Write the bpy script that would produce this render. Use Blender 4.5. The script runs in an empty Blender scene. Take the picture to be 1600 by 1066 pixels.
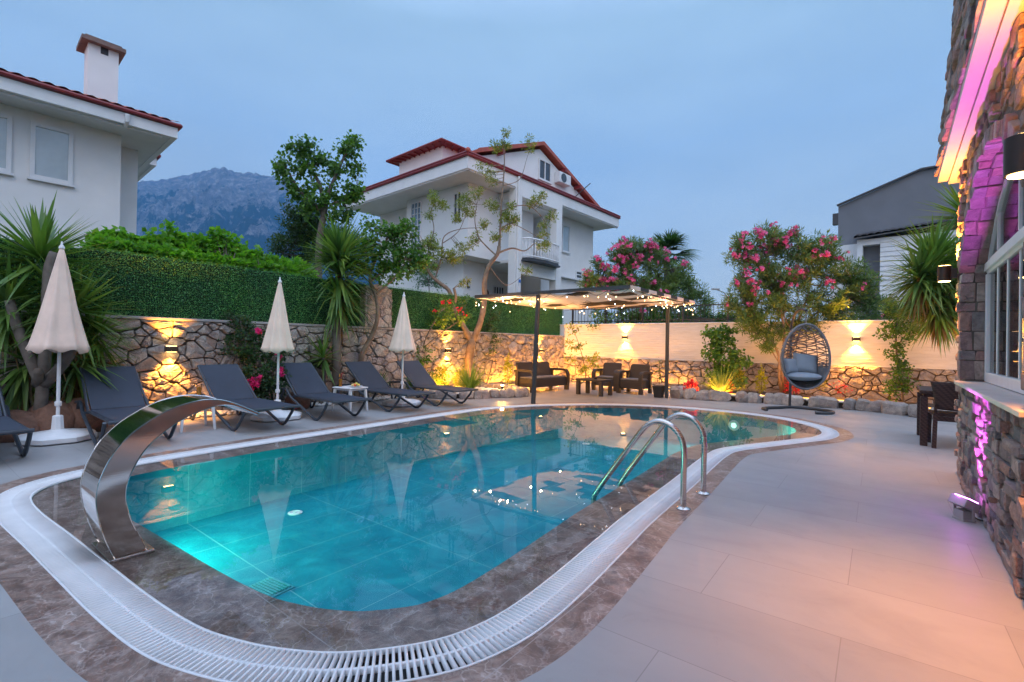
import bpy, bmesh, math, random
import numpy as np
from mathutils import Vector, Matrix, noise as mnoise
random.seed(7); rng = np.random.default_rng(7)
R = math.radians; PI = math.pi
scene = bpy.context.scene
C = scene.collection
# ---------------------------------------------------------------- camera
F_PX, CAM_H = 755.0, 1.27
_yaw, _pit, _rol = R(38.2), R(.38), R(1.0)
FWD = Vector((-math.sin(_yaw)*math.cos(_pit), math.cos(_yaw)*math.cos(_pit), math.sin(_pit)))
_r0 = Vector((math.cos(_yaw), math.sin(_yaw), 0)); _u0 = _r0.cross(FWD)
RIGHT = _r0*math.cos(_rol) + _u0*math.sin(_rol)
UP = -_r0*math.sin(_rol) + _u0*math.cos(_rol)
CAM = Vector((0, 0, CAM_H))
cam = bpy.data.cameras.new('camera'); cam.lens = 36*F_PX/1600; cam.sensor_width = 36
cam.clip_start = .05; cam.clip_end = 20000
co = bpy.data.objects.new('camera', cam); C.objects.link(co)
M = Matrix((RIGHT, UP, -FWD)).transposed().to_4x4(); M.translation = CAM
co.matrix_world = M
scene.camera = co
def at(x, y, D):
    """world point measured from the photograph: pixel (x, y) at depth D"""
    return CAM + (FWD + RIGHT*((x-800)/F_PX) - UP*((y-533)/F_PX))*D
# ---------------------------------------------------------------- world (overcast dusk)
w = bpy.data.worlds.new('World'); scene.world = w; w.use_nodes = True
nt = w.node_tree; N = nt.nodes; N.clear(); Lk = nt.links.new
out = N.new('ShaderNodeOutputWorld'); bg1 = N.new('ShaderNodeBackground'); bg2 = N.new('ShaderNodeBackground')
add = N.new('ShaderNodeAddShader')
sky = N.new('ShaderNodeTexSky'); sky.sky_type = 'NISHITA'; sky.sun_disc = False
sky.sun_elevation = R(4); sky.sun_rotation = R(200)
Lk(sky.outputs[0], bg1.inputs[0]); bg1.inputs[1].default_value = .05
tc = N.new('ShaderNodeTexCoord'); sep = N.new('ShaderNodeSeparateXYZ'); Lk(tc.outputs['Generated'], sep.inputs[0])
ramp = N.new('ShaderNodeValToRGB'); Lk(sep.outputs[2], ramp.inputs[0])
cr = ramp.color_ramp; cr.elements[0].position = 0.0; cr.elements[0].color = (.355, .378, .39, 1)
cr.elements[1].position = 1.0; cr.elements[1].color = (1.5, 1.85, 2.5, 1)
for p, c in ((.12, (.37, .41, .43, 1)), (.32, (.365, .44, .47, 1)), (.55, (.345, .465, .525, 1)), (.74, (.85, 1.1, 1.5, 1))):
    e = cr.elements.new(p); e.color = c
mp = N.new('ShaderNodeMapping'); mp.inputs['Scale'].default_value = (1.2, 1.2, 4.5); Lk(tc.outputs['Generated'], mp.inputs[0])
nz = N.new('ShaderNodeTexNoise'); nz.inputs['Scale'].default_value = 2.2; nz.inputs['Detail'].default_value = 7; Lk(mp.outputs[0], nz.inputs[0])
mr = N.new('ShaderNodeMapRange'); mr.inputs[1].default_value = .35; mr.inputs[2].default_value = .7
mr.inputs[3].default_value = .90; mr.inputs[4].default_value = 1.09; Lk(nz.outputs[0], mr.inputs[0])
vm = N.new('ShaderNodeVectorMath'); vm.operation = 'SCALE'; Lk(ramp.outputs[0], vm.inputs[0]); Lk(mr.outputs[0], vm.inputs['Scale'])
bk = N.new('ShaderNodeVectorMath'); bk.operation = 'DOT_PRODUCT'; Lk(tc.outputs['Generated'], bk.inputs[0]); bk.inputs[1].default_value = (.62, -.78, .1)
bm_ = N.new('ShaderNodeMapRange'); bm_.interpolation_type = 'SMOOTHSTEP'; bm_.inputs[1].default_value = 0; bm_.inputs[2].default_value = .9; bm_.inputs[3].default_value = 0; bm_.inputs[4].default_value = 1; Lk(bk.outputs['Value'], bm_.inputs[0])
gl_ = N.new('ShaderNodeMix'); gl_.data_type = 'RGBA'; Lk(bm_.outputs[0], gl_.inputs[0]); gl_.inputs[6].default_value = (0, 0, 0, 1); gl_.inputs[7].default_value = (.42, .36, .36, 1)  # extra glow added to the sky behind the camera, brightens walls facing it
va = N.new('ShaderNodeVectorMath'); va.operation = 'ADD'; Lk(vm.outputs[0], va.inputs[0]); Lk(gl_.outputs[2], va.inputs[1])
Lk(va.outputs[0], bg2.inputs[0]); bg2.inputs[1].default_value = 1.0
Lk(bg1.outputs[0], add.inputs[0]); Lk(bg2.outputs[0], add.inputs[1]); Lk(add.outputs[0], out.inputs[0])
# ---------------------------------------------------------------- sun (dim, soft, low)
sl = bpy.data.lights.new('sun', 'SUN'); sl.energy = .75; sl.angle = R(40); sl.color = (1, .95, .95)
so = bpy.data.objects.new('sun', sl); C.objects.link(so)
so.rotation_euler = (R(55), 0, R(48))
# ---------------------------------------------------------------- colour management
vs = scene.view_settings; vs.view_transform = 'Standard'; vs.look = 'None'; vs.exposure = 0.44; vs.gamma = 1
scene.cycles.use_denoising = True
scene.cycles.max_bounces = 8; scene.cycles.diffuse_bounces = 3; scene.cycles.glossy_bounces = 4
scene.cycles.transmission_bounces = 4; scene.cycles.transparent_max_bounces = 12; scene.cycles.volume_bounces = 1
scene.cycles.sample_clamp_indirect = 6; scene.cycles.caustics_reflective = False; scene.cycles.caustics_refractive = False

# ================================================================ helpers
def tag(o, label=None, cat=None, group=None, kind=None):
    if label: o['label'] = label
    if cat: o['category'] = cat
    if group: o['group'] = group
    if kind: o['kind'] = kind
    return o
def empty(name, loc=(0, 0, 0), rz=0, label=None, cat=None, group=None):
    o = bpy.data.objects.new(name, None); C.objects.link(o); o.location = loc; o.rotation_euler = (0, 0, rz)
    o.empty_display_size = .2
    return tag(o, label, cat, group)
def copy_tree(o, parent=None):
    c = o.copy(); C.objects.link(c)
    if parent is not None: c.parent = parent
    for ch in [x for x in C.objects if x.parent == o]: copy_tree(ch, c)
    return c
def V(*a): return Vector(a)
def frame_of(d):
    d = d.normalized(); a = V(0, 0, 1) if abs(d.z) < .95 else V(1, 0, 0)
    s = d.cross(a).normalized(); return s, s.cross(d).normalized()
class MB:
    def __init__(s): s.v = []; s.f = []
    def add(s, vs_, fs):
        n = len(s.v); s.v += [tuple(p) for p in vs_]; s.f += [tuple(i+n for i in q) for q in fs]; return s
    def box(s, x0, x1, y0, y1, z0, z1):
        return s.add([(x0,y0,z0),(x1,y0,z0),(x1,y1,z0),(x0,y1,z0),(x0,y0,z1),(x1,y0,z1),(x1,y1,z1),(x0,y1,z1)],
                     [(3,2,1,0),(4,5,6,7),(0,1,5,4),(1,2,6,5),(2,3,7,6),(3,0,4,7)])
    def obox(s, c, sx, sy, sz, rot=None):
        """box centred at c with half sizes, rotated by Matrix rot"""
        P = [V(a*sx, b*sy, c_*sz) for c_ in (-1, 1) for a, b in ((-1,-1),(1,-1),(1,1),(-1,1))]
        if rot is not None: P = [rot @ p for p in P]
        return s.add([Vector(c)+p for p in P], [(3,2,1,0),(4,5,6,7),(0,1,5,4),(1,2,6,5),(2,3,7,6),(3,0,4,7)])
    def beam(s, p, q, w_, h):
        p = Vector(p); q = Vector(q); d = q-p; a, b = frame_of(d)
        rot = Matrix((a, d.normalized(), b)).transposed()
        return s.obox((p+q)/2, w_/2, d.length/2, h/2, rot)
    def prism(s, pts, d):
        """polygon pts (3-D) extruded along vector d"""
        n = len(pts); pts = [Vector(p) for p in pts]; d = Vector(d)
        return s.add(pts+[p+d for p in pts], [tuple(range(n))[::-1], tuple(range(n, 2*n))]+[(i, (i+1) % n, n+(i+1) % n, n+i) for i in range(n)])
    def tube(s, pts, r, n=8, cap=True, flat=1.0):
        pts = [Vector(p) for p in pts]; m = len(pts)
        rr = list(r) if hasattr(r, '__len__') else [r]*m
        t = [(pts[min(i+1, m-1)]-pts[max(i-1, 0)]).normalized() for i in range(m)]
        a, b = frame_of(t[0]); vs_ = []
        for i in range(m):
            a = (a - t[i]*a.dot(t[i]));
            a = a.normalized() if a.length > 1e-6 else frame_of(t[i])[0]
            b = t[i].cross(a)
            for k in range(n):
                an = 2*PI*k/n; vs_.append(pts[i] + (a*math.cos(an)+b*math.sin(an)*flat)*rr[i])
        fs = [(i*n+k, i*n+(k+1) % n, (i+1)*n+(k+1) % n, (i+1)*n+k) for i in range(m-1) for k in range(n)]
        if cap: fs += [tuple(range(n))[::-1], tuple((m-1)*n+k for k in range(n))]
        return s.add(vs_, fs)
    def cyl(s, p, q, r0, r1=None, n=16, cap=True): return s.tube([p, q], [r0, r0 if r1 is None else r1], n, cap)
    def lathe(s, prof, c=(0, 0, 0), n=20, sq=None):
        """profile [(r, z)...] round the z axis at c; sq = number of lobes for a squarish outline"""
        vs_ = []; m = len(prof)
        for r_, z in prof:
            for k in range(n):
                an = 2*PI*k/n; q = 1.0
                if sq: q = 1 + sq[1]*math.cos(sq[0]*an)
                vs_.append((c[0]+r_*q*math.cos(an), c[1]+r_*q*math.sin(an), c[2]+z))
        fs = [(i*n+k, i*n+(k+1) % n, (i+1)*n+(k+1) % n, (i+1)*n+k) for i in range(m-1) for k in range(n)]
        fs += [tuple(range(n))[::-1], tuple((m-1)*n+k for k in range(n))]
        return s.add(vs_, fs)
    def ball(s, c, r, n=8, m=6, j=0):
        c = Vector(c); r = V(r, r, r) if not hasattr(r, '__len__') else Vector(r); vs_ = [c+V(0, 0, -r.z)]
        for i in range(1, m):
            ph = -PI/2+PI*i/m
            for k in range(n):
                an = 2*PI*k/n; q = 1+random.uniform(-j, j)
                vs_.append(c+V(r.x*math.cos(ph)*math.cos(an)*q, r.y*math.cos(ph)*math.sin(an)*q, r.z*math.sin(ph)*q))
        vs_.append(c+V(0, 0, r.z)); L = len(vs_)-1
        fs = [(0, 1+(k+1) % n, 1+k) for k in range(n)]
        for i in range(m-2):
            fs += [(1+i*n+k, 1+i*n+(k+1) % n, 1+(i+1)*n+(k+1) % n, 1+(i+1)*n+k) for k in range(n)]
        fs += [(1+(m-2)*n+k, 1+(m-2)*n+(k+1) % n, L) for k in range(n)]
        return s.add(vs_, fs)
    def build(s, name, mat, parent=None, smooth=False, bevel=0, angle=40, fix=True, **kw):
        me = bpy.data.meshes.new(name); me.from_pydata(s.v, [], s.f); me.update()
        if fix and len(s.f) < 60000:
            bm = bmesh.new(); bm.from_mesh(me); bmesh.ops.recalc_face_normals(bm, faces=bm.faces); bm.to_mesh(me); bm.free()
        if smooth:
            me.shade_smooth()
            if angle: me.set_sharp_from_angle(angle=R(angle))
        if mat is not None: me.materials.append(mat)
        o = bpy.data.objects.new(name, me); C.objects.link(o)
        if parent is not None: o.parent = parent
        if bevel:
            b = o.modifiers.new('bevel', 'BEVEL'); b.width = bevel; b.segments = 2; b.limit_method = 'ANGLE'; b.angle_limit = R(40)
        if kw: tag(o, **kw)
        return o
def np_mesh(name, verts, quads, mat, parent=None, smooth=False, **kw):
    me = bpy.data.meshes.new(name); nv, nf = len(verts), len(quads); k = quads.shape[1]
    me.vertices.add(nv); me.vertices.foreach_set('co', np.asarray(verts, np.float32).ravel())
    me.loops.add(nf*k); me.loops.foreach_set('vertex_index', quads.astype(np.int32).ravel())
    me.polygons.add(nf); me.polygons.foreach_set('loop_start', np.arange(nf, dtype=np.int32)*k)
    me.update(calc_edges=True)
    if smooth: me.shade_smooth()
    me.materials.append(mat)
    o = bpy.data.objects.new(name, me); C.objects.link(o)
    if parent is not None: o.parent = parent
    if kw: tag(o, **kw)
    return o
def unit(a): return a/np.maximum(np.linalg.norm(a, axis=-1, keepdims=True), 1e-9)
def leaf_arrays(P, D, L, W, fold=.25):
    """one folded leaf (two quads) per point: returns verts, quads"""
    n = len(P); D = unit(D); L = np.broadcast_to(np.asarray(L, float), (n,)); W = np.broadcast_to(np.asarray(W, float), (n,))
    rnd = rng.normal(size=(n, 3)); rnd[:, 2] += .8
    S = unit(np.cross(D, rnd)); Nn = np.cross(S, D)
    L1 = L[:, None]; W1 = W[:, None]
    base = P; tip = P+D*L1-Nn*L1*.12; mid = P+D*L1*.5
    l1 = mid-D*L1*.08+S*W1*.5+Nn*W1*fold; r1 = mid-D*L1*.08-S*W1*.5+Nn*W1*fold
    v = np.stack([base, mid, l1, tip, r1], 1).reshape(-1, 3)
    o = np.arange(n)[:, None]*5
    q = np.concatenate([o+np.array([[0, 1, 3, 2]]), o+np.array([[0, 4, 3, 1]])], 0)
    return v, q
def join_arrays(parts):
    vs_ = []; qs = []; n = 0
    for v, q in parts:
        vs_.append(v); qs.append(q+n); n += len(v)
    return np.concatenate(vs_), np.concatenate(qs)
def blade_arrays(P, D, L, W, droop=.25, seg=6, fold=.3, taper=1.2):
    """sword leaves: strips of V section bending down with length"""
    n = len(P); D = unit(D); L = np.broadcast_to(np.asarray(L, float), (n,)); W = np.broadcast_to(np.asarray(W, float), (n,))
    droop = np.broadcast_to(np.asarray(droop, float), (n,))
    up = np.tile(np.array([[0, 0, 1.0]]), (n, 1)); S = np.cross(D, up); bad = np.linalg.norm(S, axis=1) < .15
    S[bad] = rng.normal(size=(bad.sum(), 3)); S = unit(S)
    rows = []
    for k in range(seg+1):
        t = k/seg; c = P+D*(L*t)[:, None]; c[:, 2] -= droop*L*t*t
        wd = W*(min(1, .55+2.2*t) if t < .35 else 1.32*(1-t**taper)+.02) * .5
        Nn = unit(np.cross(S, D))
        rows += [c-S*wd[:, None]+Nn*(wd*fold)[:, None], c, c+S*wd[:, None]+Nn*(wd*fold)[:, None]]
    v = np.stack(rows, 1).reshape(-1, 3); m = 3*(seg+1); o = np.arange(n)[:, None]*m
    qs = []
    for k in range(seg):
        for j in (0, 1):
            a = 3*k+j; qs.append(o+np.array([[a, a+1, a+4, a+3]]))
    return v, np.concatenate(qs)

# ================================================================ materials
class Nt:
    def __init__(s, name):
        s.m = bpy.data.materials.new(name); s.m.use_nodes = True; s.t = s.m.node_tree; s.t.nodes.clear()
        s.out = s.n('ShaderNodeOutputMaterial')
    def n(s, k, **kw):
        o = s.t.nodes.new(k)
        for a, b in kw.items(): setattr(o, a, b)
        return o
    def l(s, a, b): s.t.links.new(a, b)
    def setin(s, node, key, val):
        if hasattr(val, 'links'): s.l(val, node.inputs[key])
        else:
            if isinstance(val, tuple) and len(val) == 3 and node.inputs[key].type == 'RGBA': val = val+(1,)
            node.inputs[key].default_value = val
    def coord(s, kind='Object', scale=(1, 1, 1), rot=(0, 0, 0), loc=(0, 0, 0)):
        t = s.n('ShaderNodeTexCoord'); m = s.n('ShaderNodeMapping'); s.l(t.outputs[kind], m.inputs[0])
        m.inputs['Scale'].default_value = scale; m.inputs['Rotation'].default_value = rot; m.inputs['Location'].default_value = loc
        return m.outputs[0]
    def noise(s, vec, scale, detail=4, rough=.55, dist=0):
        t = s.n('ShaderNodeTexNoise'); s.l(vec, t.inputs['Vector']); t.inputs['Scale'].default_value = scale
        t.inputs['Detail'].default_value = detail; t.inputs['Roughness'].default_value = rough; t.inputs['Distortion'].default_value = dist
        return t.outputs[0]
    def ramp(s, fac, stops, interp='LINEAR'):
        r = s.n('ShaderNodeValToRGB'); s.l(fac, r.inputs[0]); r.color_ramp.interpolation = interp; e = r.color_ramp.elements
        while len(e) > 1: e.remove(e[-1])
        e[0].position = stops[0][0]; c = stops[0][1]; e[0].color = (c if isinstance(c, tuple) else (c, c, c))+(1,)
        for p, c in stops[1:]:
            x = e.new(p); x.color = (c if isinstance(c, tuple) else (c, c, c))+(1,)
        return r.outputs[0]
    def mix(s, fac, a, b, mode='MIX'):
        m = s.n('ShaderNodeMix', data_type='RGBA', blend_type=mode)
        s.setin(m, 0, fac); s.setin(m, 6, a); s.setin(m, 7, b); return m.outputs[2]
    def math(s, op, a, b=0.0, c=0.0):
        m = s.n('ShaderNodeMath', operation=op); s.setin(m, 0, a); s.setin(m, 1, b); s.setin(m, 2, c); return m.outputs[0]
    def island(s): return s.n('ShaderNodeNewGeometry').outputs['Random Per Island']
    def bump(s, h, strength=.4, dist=.01, nrm=None):
        b = s.n('ShaderNodeBump'); s.l(h, b.inputs['Height']); b.inputs['Strength'].default_value = strength; b.inputs['Distance'].default_value = dist
        if nrm is not None: s.l(nrm, b.inputs['Normal'])
        return b.outputs[0]
    def pbsdf(s, col, rough=.6, metal=0.0, nrm=None, spec=.5, coat=0, trans=0, link=True):
        p = s.n('ShaderNodeBsdfPrincipled'); s.setin(p, 'Base Color', col); s.setin(p, 'Roughness', rough); s.setin(p, 'Metallic', metal)
        p.inputs['Specular IOR Level'].default_value = spec; p.inputs['Coat Weight'].default_value = coat; p.inputs['Transmission Weight'].default_value = trans
        if nrm is not None: s.l(nrm, p.inputs['Normal'])
        if link: s.l(p.outputs[0], s.out.inputs[0])
        return p.outputs[0]
def M_plain(name, col, rough=.6, metal=0, var=.12, scale=6, bump=.1, bscale=60, spec=.5, coat=0):
    t = Nt(name); v = t.coord(); n1 = t.noise(v, scale, 5)
    a = tuple(c*(1-var) for c in col); b = tuple(min(1, c*(1+var)) for c in col)
    c = t.ramp(n1, [(.3, a), (.7, b)])
    nr = t.bump(t.noise(v, bscale, 3), bump, .003) if bump else None
    rr = t.ramp(t.noise(v, scale*2.3, 3), [(.3, max(0, rough-.07)), (.7, min(1, rough+.07))])
    t.pbsdf(c, rr, metal, nr, spec, coat); return t.m
def M_leaf(name, cols, rough=.45, trans=.35, spec=.4, tint=(1.35, 1.3, .9), ttint=(1.5, 1.6, .7)):
    t = Nt(name); c = t.ramp(t.island(), [(i/max(1, len(cols)-1), k) for i, k in enumerate(cols)])
    n1 = t.noise(t.coord(), 1.3, 3); c = t.mix(t.ramp(n1, [(.35, 0.0), (.65, 1.0)]), c, t.mix(1.0, c, tuple(tint), 'MULTIPLY'))
    p = t.pbsdf(c, rough, 0, None, spec, link=False)
    tr = t.n('ShaderNodeBsdfTranslucent'); t.l(t.mix(1.0, c, tuple(ttint), 'MULTIPLY'), tr.inputs[0])
    ms = t.n('ShaderNodeMixShader'); ms.inputs[0].default_value = trans; t.l(p, ms.inputs[1]); t.l(tr.outputs[0], ms.inputs[2]); t.l(ms.outputs[0], t.out.inputs[0])
    return t.m
def M_emit(name, col, s_):
    t = Nt(name); e = t.n('ShaderNodeEmission'); e.inputs[0].default_value = col+(1,); e.inputs[1].default_value = s_; t.l(e.outputs[0], t.out.inputs[0]); return t.m
def M_stone(name, cols, rough=.85, bump=1.0, bscale=18, grain=.25):
    """split stones: one colour per stone, mottled, rough"""
    t = Nt(name); v = t.coord(); isl = t.island()
    base = t.ramp(isl, [(i/(len(cols)-1), k) for i, k in enumerate(cols)])
    n1 = t.noise(v, bscale*.5, 8, .65, .4); n2 = t.noise(v, bscale*3, 6, .7)
    c = t.mix(t.ramp(n1, [(.35, 0.0), (.68, 1.0)]), t.mix(1.0, base, (.68, .66, .66), 'MULTIPLY'), t.mix(1.0, base, (1.22, 1.18, 1.1), 'MULTIPLY'))
    c = t.mix(t.math('MULTIPLY', t.ramp(n2, [(.38, 1.0), (.5, 0.0)]), grain), c, (.09, .075, .06))
    h = t.math('ADD', t.math('MULTIPLY', n1, 1.0), t.math('MULTIPLY', n2, .5))
    t.pbsdf(c, rough, 0, t.bump(h, bump, .05), .25); return t.m
mt = {}
mt['stone'] = M_stone('field_stone', [(.42,.38,.36), (.53,.49,.46), (.35,.32,.32), (.56,.49,.44), (.46,.43,.43), (.45,.34,.28), (.60,.56,.53), (.38,.33,.31)])
mt['ledge'] = M_stone('ledge_stone', [(.25,.235,.26), (.46,.37,.33), (.20,.20,.225), (.50,.30,.26), (.36,.31,.34), (.44,.24,.20), (.56,.49,.45), (.27,.25,.27), (.48,.34,.30)], bscale=22, grain=.15)
mt['mortar'] = M_plain('mortar', (.13, .105, .09), .95, var=.3, bump=.5, bscale=40)
mt['cap'] = M_plain('cement_capping', (.33, .31, .30), .9, var=.2, bump=.4, bscale=30)
mt['white_wall'] = M_plain('white_render', (.80, .79, .78), .85, var=.04, scale=1.5, bump=.25, bscale=50)
mt['white_trim'] = M_plain('white_trim', (.74, .74, .74), .6, var=.05, scale=2)
mt['soffit'] = M_plain('white_soffit', (.70, .70, .70), .8, var=.05, scale=2)
mt['grey_render'] = M_plain('grey_render', (.17, .18, .20), .9, var=.1, scale=.8, bump=.25)
mt['dark_grey'] = M_plain('dark_grey_paint', (.045, .047, .052), .45, var=.15)
mt['anthracite'] = M_plain('anthracite_plastic', (.036, .046, .062), .42, var=.15, bump=.05, spec=.5)
mt['white_plastic'] = M_plain('white_plastic', (.74, .74, .75), .4, var=.06, bump=.1)
mt['white_metal'] = M_plain('white_metal', (.75, .75, .76), .35, var=.04)
mt['black'] = M_plain('black_metal', (.02, .018, .018), .4, var=.1)
mt['dark_red'] = M_plain('dark_red_gutter', (.22, .022, .025), .45, var=.15)
mt['red_wood'] = M_plain('red_painted_rake', (.42, .09, .06), .6, var=.2, scale=3)
mt['bark'] = M_plain('bark', (.22, .155, .11), .9, var=.35, scale=9, bump=.8, bscale=35)
mt['bark_grey'] = M_plain('grey_bark', (.14, .115, .095), .9, var=.3, scale=9, bump=.8, bscale=35)
mt['soil'] = M_plain('soil', (.07, .05, .035), .95, var=.4, scale=12, bump=.8, bscale=50)
mt['pebble'] = M_plain('white_pebble', (.72, .70, .67), .7, var=.15, scale=15, bump=.2)
mt['terracotta_rock'] = M_stone('reddish_boulder', [(.20,.10,.075), (.26,.14,.10), (.17,.10,.08)], bscale=9)
def M_marble():
    t = Nt('brown_marble'); v = t.coord(); n0 = t.noise(v, 3.4, 10, .72, 1.6)
    c = t.ramp(n0, [(.30, (.10,.050,.036)), (.43, (.20,.118,.09)), (.56, (.32,.225,.185)), (.72, (.46,.36,.32))])
    wv = t.n('ShaderNodeTexWave', wave_type='BANDS', bands_direction='DIAGONAL'); t.l(v, wv.inputs[0]); wv.inputs['Scale'].default_value = 1.3
    wv.inputs['Distortion'].default_value = 14; wv.inputs['Detail'].default_value = 5; wv.inputs['Detail Scale'].default_value = 1.6
    vein = t.ramp(wv.outputs['Fac'], [(.0, 1.0), (.02, 0.0)]); c = t.mix(t.math('MULTIPLY', vein, .28), c, (.50,.43,.40))
    n3 = t.noise(v, 14, 6, .7, .5); c = t.mix(t.ramp(n3, [(.35, .55), (.6, 0.0)]), c, (.05,.035,.03))
    dv = t.n('ShaderNodeVectorMath', operation='ADD'); t.l(v, dv.inputs[0]); nzv = t.n('ShaderNodeTexNoise'); t.l(v, nzv.inputs['Vector']); nzv.inputs['Scale'].default_value = 2.5; nzv.inputs['Detail'].default_value = 5; t.l(nzv.outputs['Color'], dv.inputs[1])
    vo = t.n('ShaderNodeTexVoronoi', feature='DISTANCE_TO_EDGE'); t.l(dv.outputs[0], vo.inputs['Vector']); vo.inputs['Scale'].default_value = 4.5
    vo2 = t.n('ShaderNodeTexVoronoi', feature='DISTANCE_TO_EDGE'); t.l(dv.outputs[0], vo2.inputs['Vector']); vo2.inputs['Scale'].default_value = 11
    c = t.mix(t.math('MULTIPLY', t.ramp(vo.outputs['Distance'], [(0, 1.0), (.035, 0.0)]), t.ramp(n0, [(.4, 0.0), (.6, .75)])), c, (.56,.47,.43))
    c = t.mix(t.math('MULTIPLY', t.ramp(vo2.outputs['Distance'], [(0, 1.0), (.05, 0.0)]), .22), c, (.50,.41,.37))
    br = t.n('ShaderNodeTexBrick'); t.l(v, br.inputs[0]); br.inputs['Scale'].default_value = 1; br.inputs['Mortar Size'].default_value = .003
    br.inputs['Brick Width'].default_value = 1.2; br.inputs['Row Height'].default_value = 1.15
    c = t.mix(t.math('MULTIPLY', br.outputs['Fac'], .7), c, (.36,.31,.29))
    t.pbsdf(c, t.ramp(n3, [(.3, .32), (.7, .5)]), 0, t.bump(n3, .06, .004), .5); return t.m
mt['marble'] = M_marble()
def M_deck():
    t = Nt('porcelain_tile'); v = t.coord(rot=(0, 0, R(-1.0)), loc=(.12, -.2, 0))
    br = t.n('ShaderNodeTexBrick'); t.l(v, br.inputs[0]); br.offset = .5; br.inputs['Scale'].default_value = 1
    br.inputs['Mortar Size'].default_value = .0022; br.inputs['Brick Width'].default_value = 1.2; br.inputs['Row Height'].default_value = .6
    br.inputs['Color1'].default_value = (.0, .0, .0, 1); br.inputs['Color2'].default_value = (1, 1, 1, 1); br.inputs['Bias'].default_value = 0
    vs2 = t.coord(scale=(.7, 1.25, 1)); n1 = t.noise(vs2, 1.6, 7, .6, .8); n2 = t.noise(v, .5, 3)
    c = t.ramp(n1, [(.28, (.27,.265,.27)), (.45, (.315,.31,.31)), (.60, (.335,.328,.327)), (.8, (.36,.352,.35))])
    c = t.mix(.10, c, br.outputs['Color'], 'SOFT_LIGHT')
    c = t.mix(t.ramp(n2, [(.4, .3), (.65, 0.0)]), c, (.26,.25,.255))
    c = t.mix(t.math('MULTIPLY', br.outputs['Fac'], .45), c, (.14,.13,.125))
    st = t.noise(t.coord(), 6, 8, .75, .5); c = t.mix(t.ramp(st, [(.58, 0.0), (.75, .28)]), c, (.20,.19,.185)); n3 = t.noise(t.coord(), 1.1, 5, .6); t.pbsdf(c, t.ramp(n3, [(.35, .38), (.65, .6)]), 0, t.bump(br.outputs['Fac'], -.3, .002), .4); return t.m
mt['deck'] = M_deck()
def M_pool():
    t = Nt('pool_tile'); v = t.coord(); n1 = t.noise(v, 2.0, 8, .6, 1.2)
    c = t.ramp(n1, [(.3, (.001,.18,.26)), (.5, (.002,.245,.315)), (.7, (.010,.33,.40))])
    sp = t.n('ShaderNodeSeparateXYZ'); t.l(t.coord(), sp.inputs[0])
    def lines(ch, pitch, wd, off=0):
        m = t.math('FRACT', t.math('DIVIDE', t.math('ADD', ch, 40+off), pitch)); return t.math('LESS_THAN', m, wd/pitch)
    g = t.n('ShaderNodeNewGeometry'); sn = t.n('ShaderNodeSeparateXYZ'); t.l(g.outputs['Normal'], sn.inputs[0])
    side = t.math('GREATER_THAN', t.math('ABSOLUTE', sn.outputs[0]), .7)
    flat = t.math('GREATER_THAN', sn.outputs[2], .7)
    ly = t.math('MULTIPLY', lines(sp.outputs[1], .63, .007, -.28), side)
    lf = t.math('MULTIPLY', t.math('MAXIMUM', lines(sp.outputs[1], 1.26, .009, -.28), lines(sp.outputs[0], .63, .007, .1)), flat)
    ln = t.math('MULTIPLY', t.math('MAXIMUM', ly, lf), .55)
    c = t.mix(ln, c, (.22,.50,.50)); t.pbsdf(c, .5, 0, None, .3); return t.m
mt['pool'] = M_pool()
def M_water():
    t = Nt('pool_water'); v = t.coord(); n1 = t.noise(v, 1.6, 3, .5, .3)
    nr = t.bump(n1, .05, .02)
    tr = t.n('ShaderNodeBsdfTransparent'); tr.inputs[0].default_value = (.97, .99, .99, 1)
    gl = t.n('ShaderNodeBsdfGlossy'); gl.inputs['Roughness'].default_value = .01; t.l(nr, gl.inputs['Normal']); gl.inputs[0].default_value = (.95, .97, 1, 1)
    fr = t.n('ShaderNodeFresnel'); fr.inputs[0].default_value = 1.30; t.l(nr, fr.inputs['Normal'])
    ms = t.n('ShaderNodeMixShader'); t.l(fr.outputs[0], ms.inputs[0]); t.l(tr.outputs[0], ms.inputs[1]); t.l(gl.outputs[0], ms.inputs[2]); t.l(ms.outputs[0], t.out.inputs[0]); return t.m
mt['water'] = M_water()
def M_glass(name, tint=(.6, .7, .75), ior=1.9):
    t = Nt(name); tr = t.n('ShaderNodeBsdfTransparent'); tr.inputs[0].default_value = tint+(1,)
    gl = t.n('ShaderNodeBsdfGlossy'); gl.inputs['Roughness'].default_value = .015
    fr = t.n('ShaderNodeFresnel'); fr.inputs[0].default_value = ior
    ms = t.n('ShaderNodeMixShader'); t.l(fr.outputs[0], ms.inputs[0]); t.l(tr.outputs[0], ms.inputs[1]); t.l(gl.outputs[0], ms.inputs[2]); t.l(ms.outputs[0], t.out.inputs[0]); return t.m
mt['glass'] = M_glass('window_glass')
mt['tumbler'] = M_glass('tumbler_glass', (.95, .96, .96), 1.45)
mt['pane'] = M_plain('pane_with_blind', (.40, .46, .48), .10, var=.22, scale=.9, bump=0, spec=1, coat=1)  # broad tone variation in the colour imitates cloud reflected in the pane
mt['block_pane'] = M_plain('glass_block_pane', (.16, .23, .30), .15, var=.3, scale=4, bump=0, spec=.8)
mt['dark_pane'] = M_plain('dark_pane', (.05, .055, .065), .08, var=.1, bump=0, spec=.8)
mt['room'] = M_plain('room_interior', (.20, .15, .12), .9, var=.3, scale=1)
def M_steel(name, rough=.12, col=(.62, .60, .58)):
    t = Nt(name); v = t.coord(scale=(1, 1, 40)); n1 = t.noise(v, 6, 3)
    t.pbsdf(col, t.ramp(n1, [(.3, rough*.8), (.7, rough*1.3)]), 1, t.bump(n1, .03, .001), .5); return t.m
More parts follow.
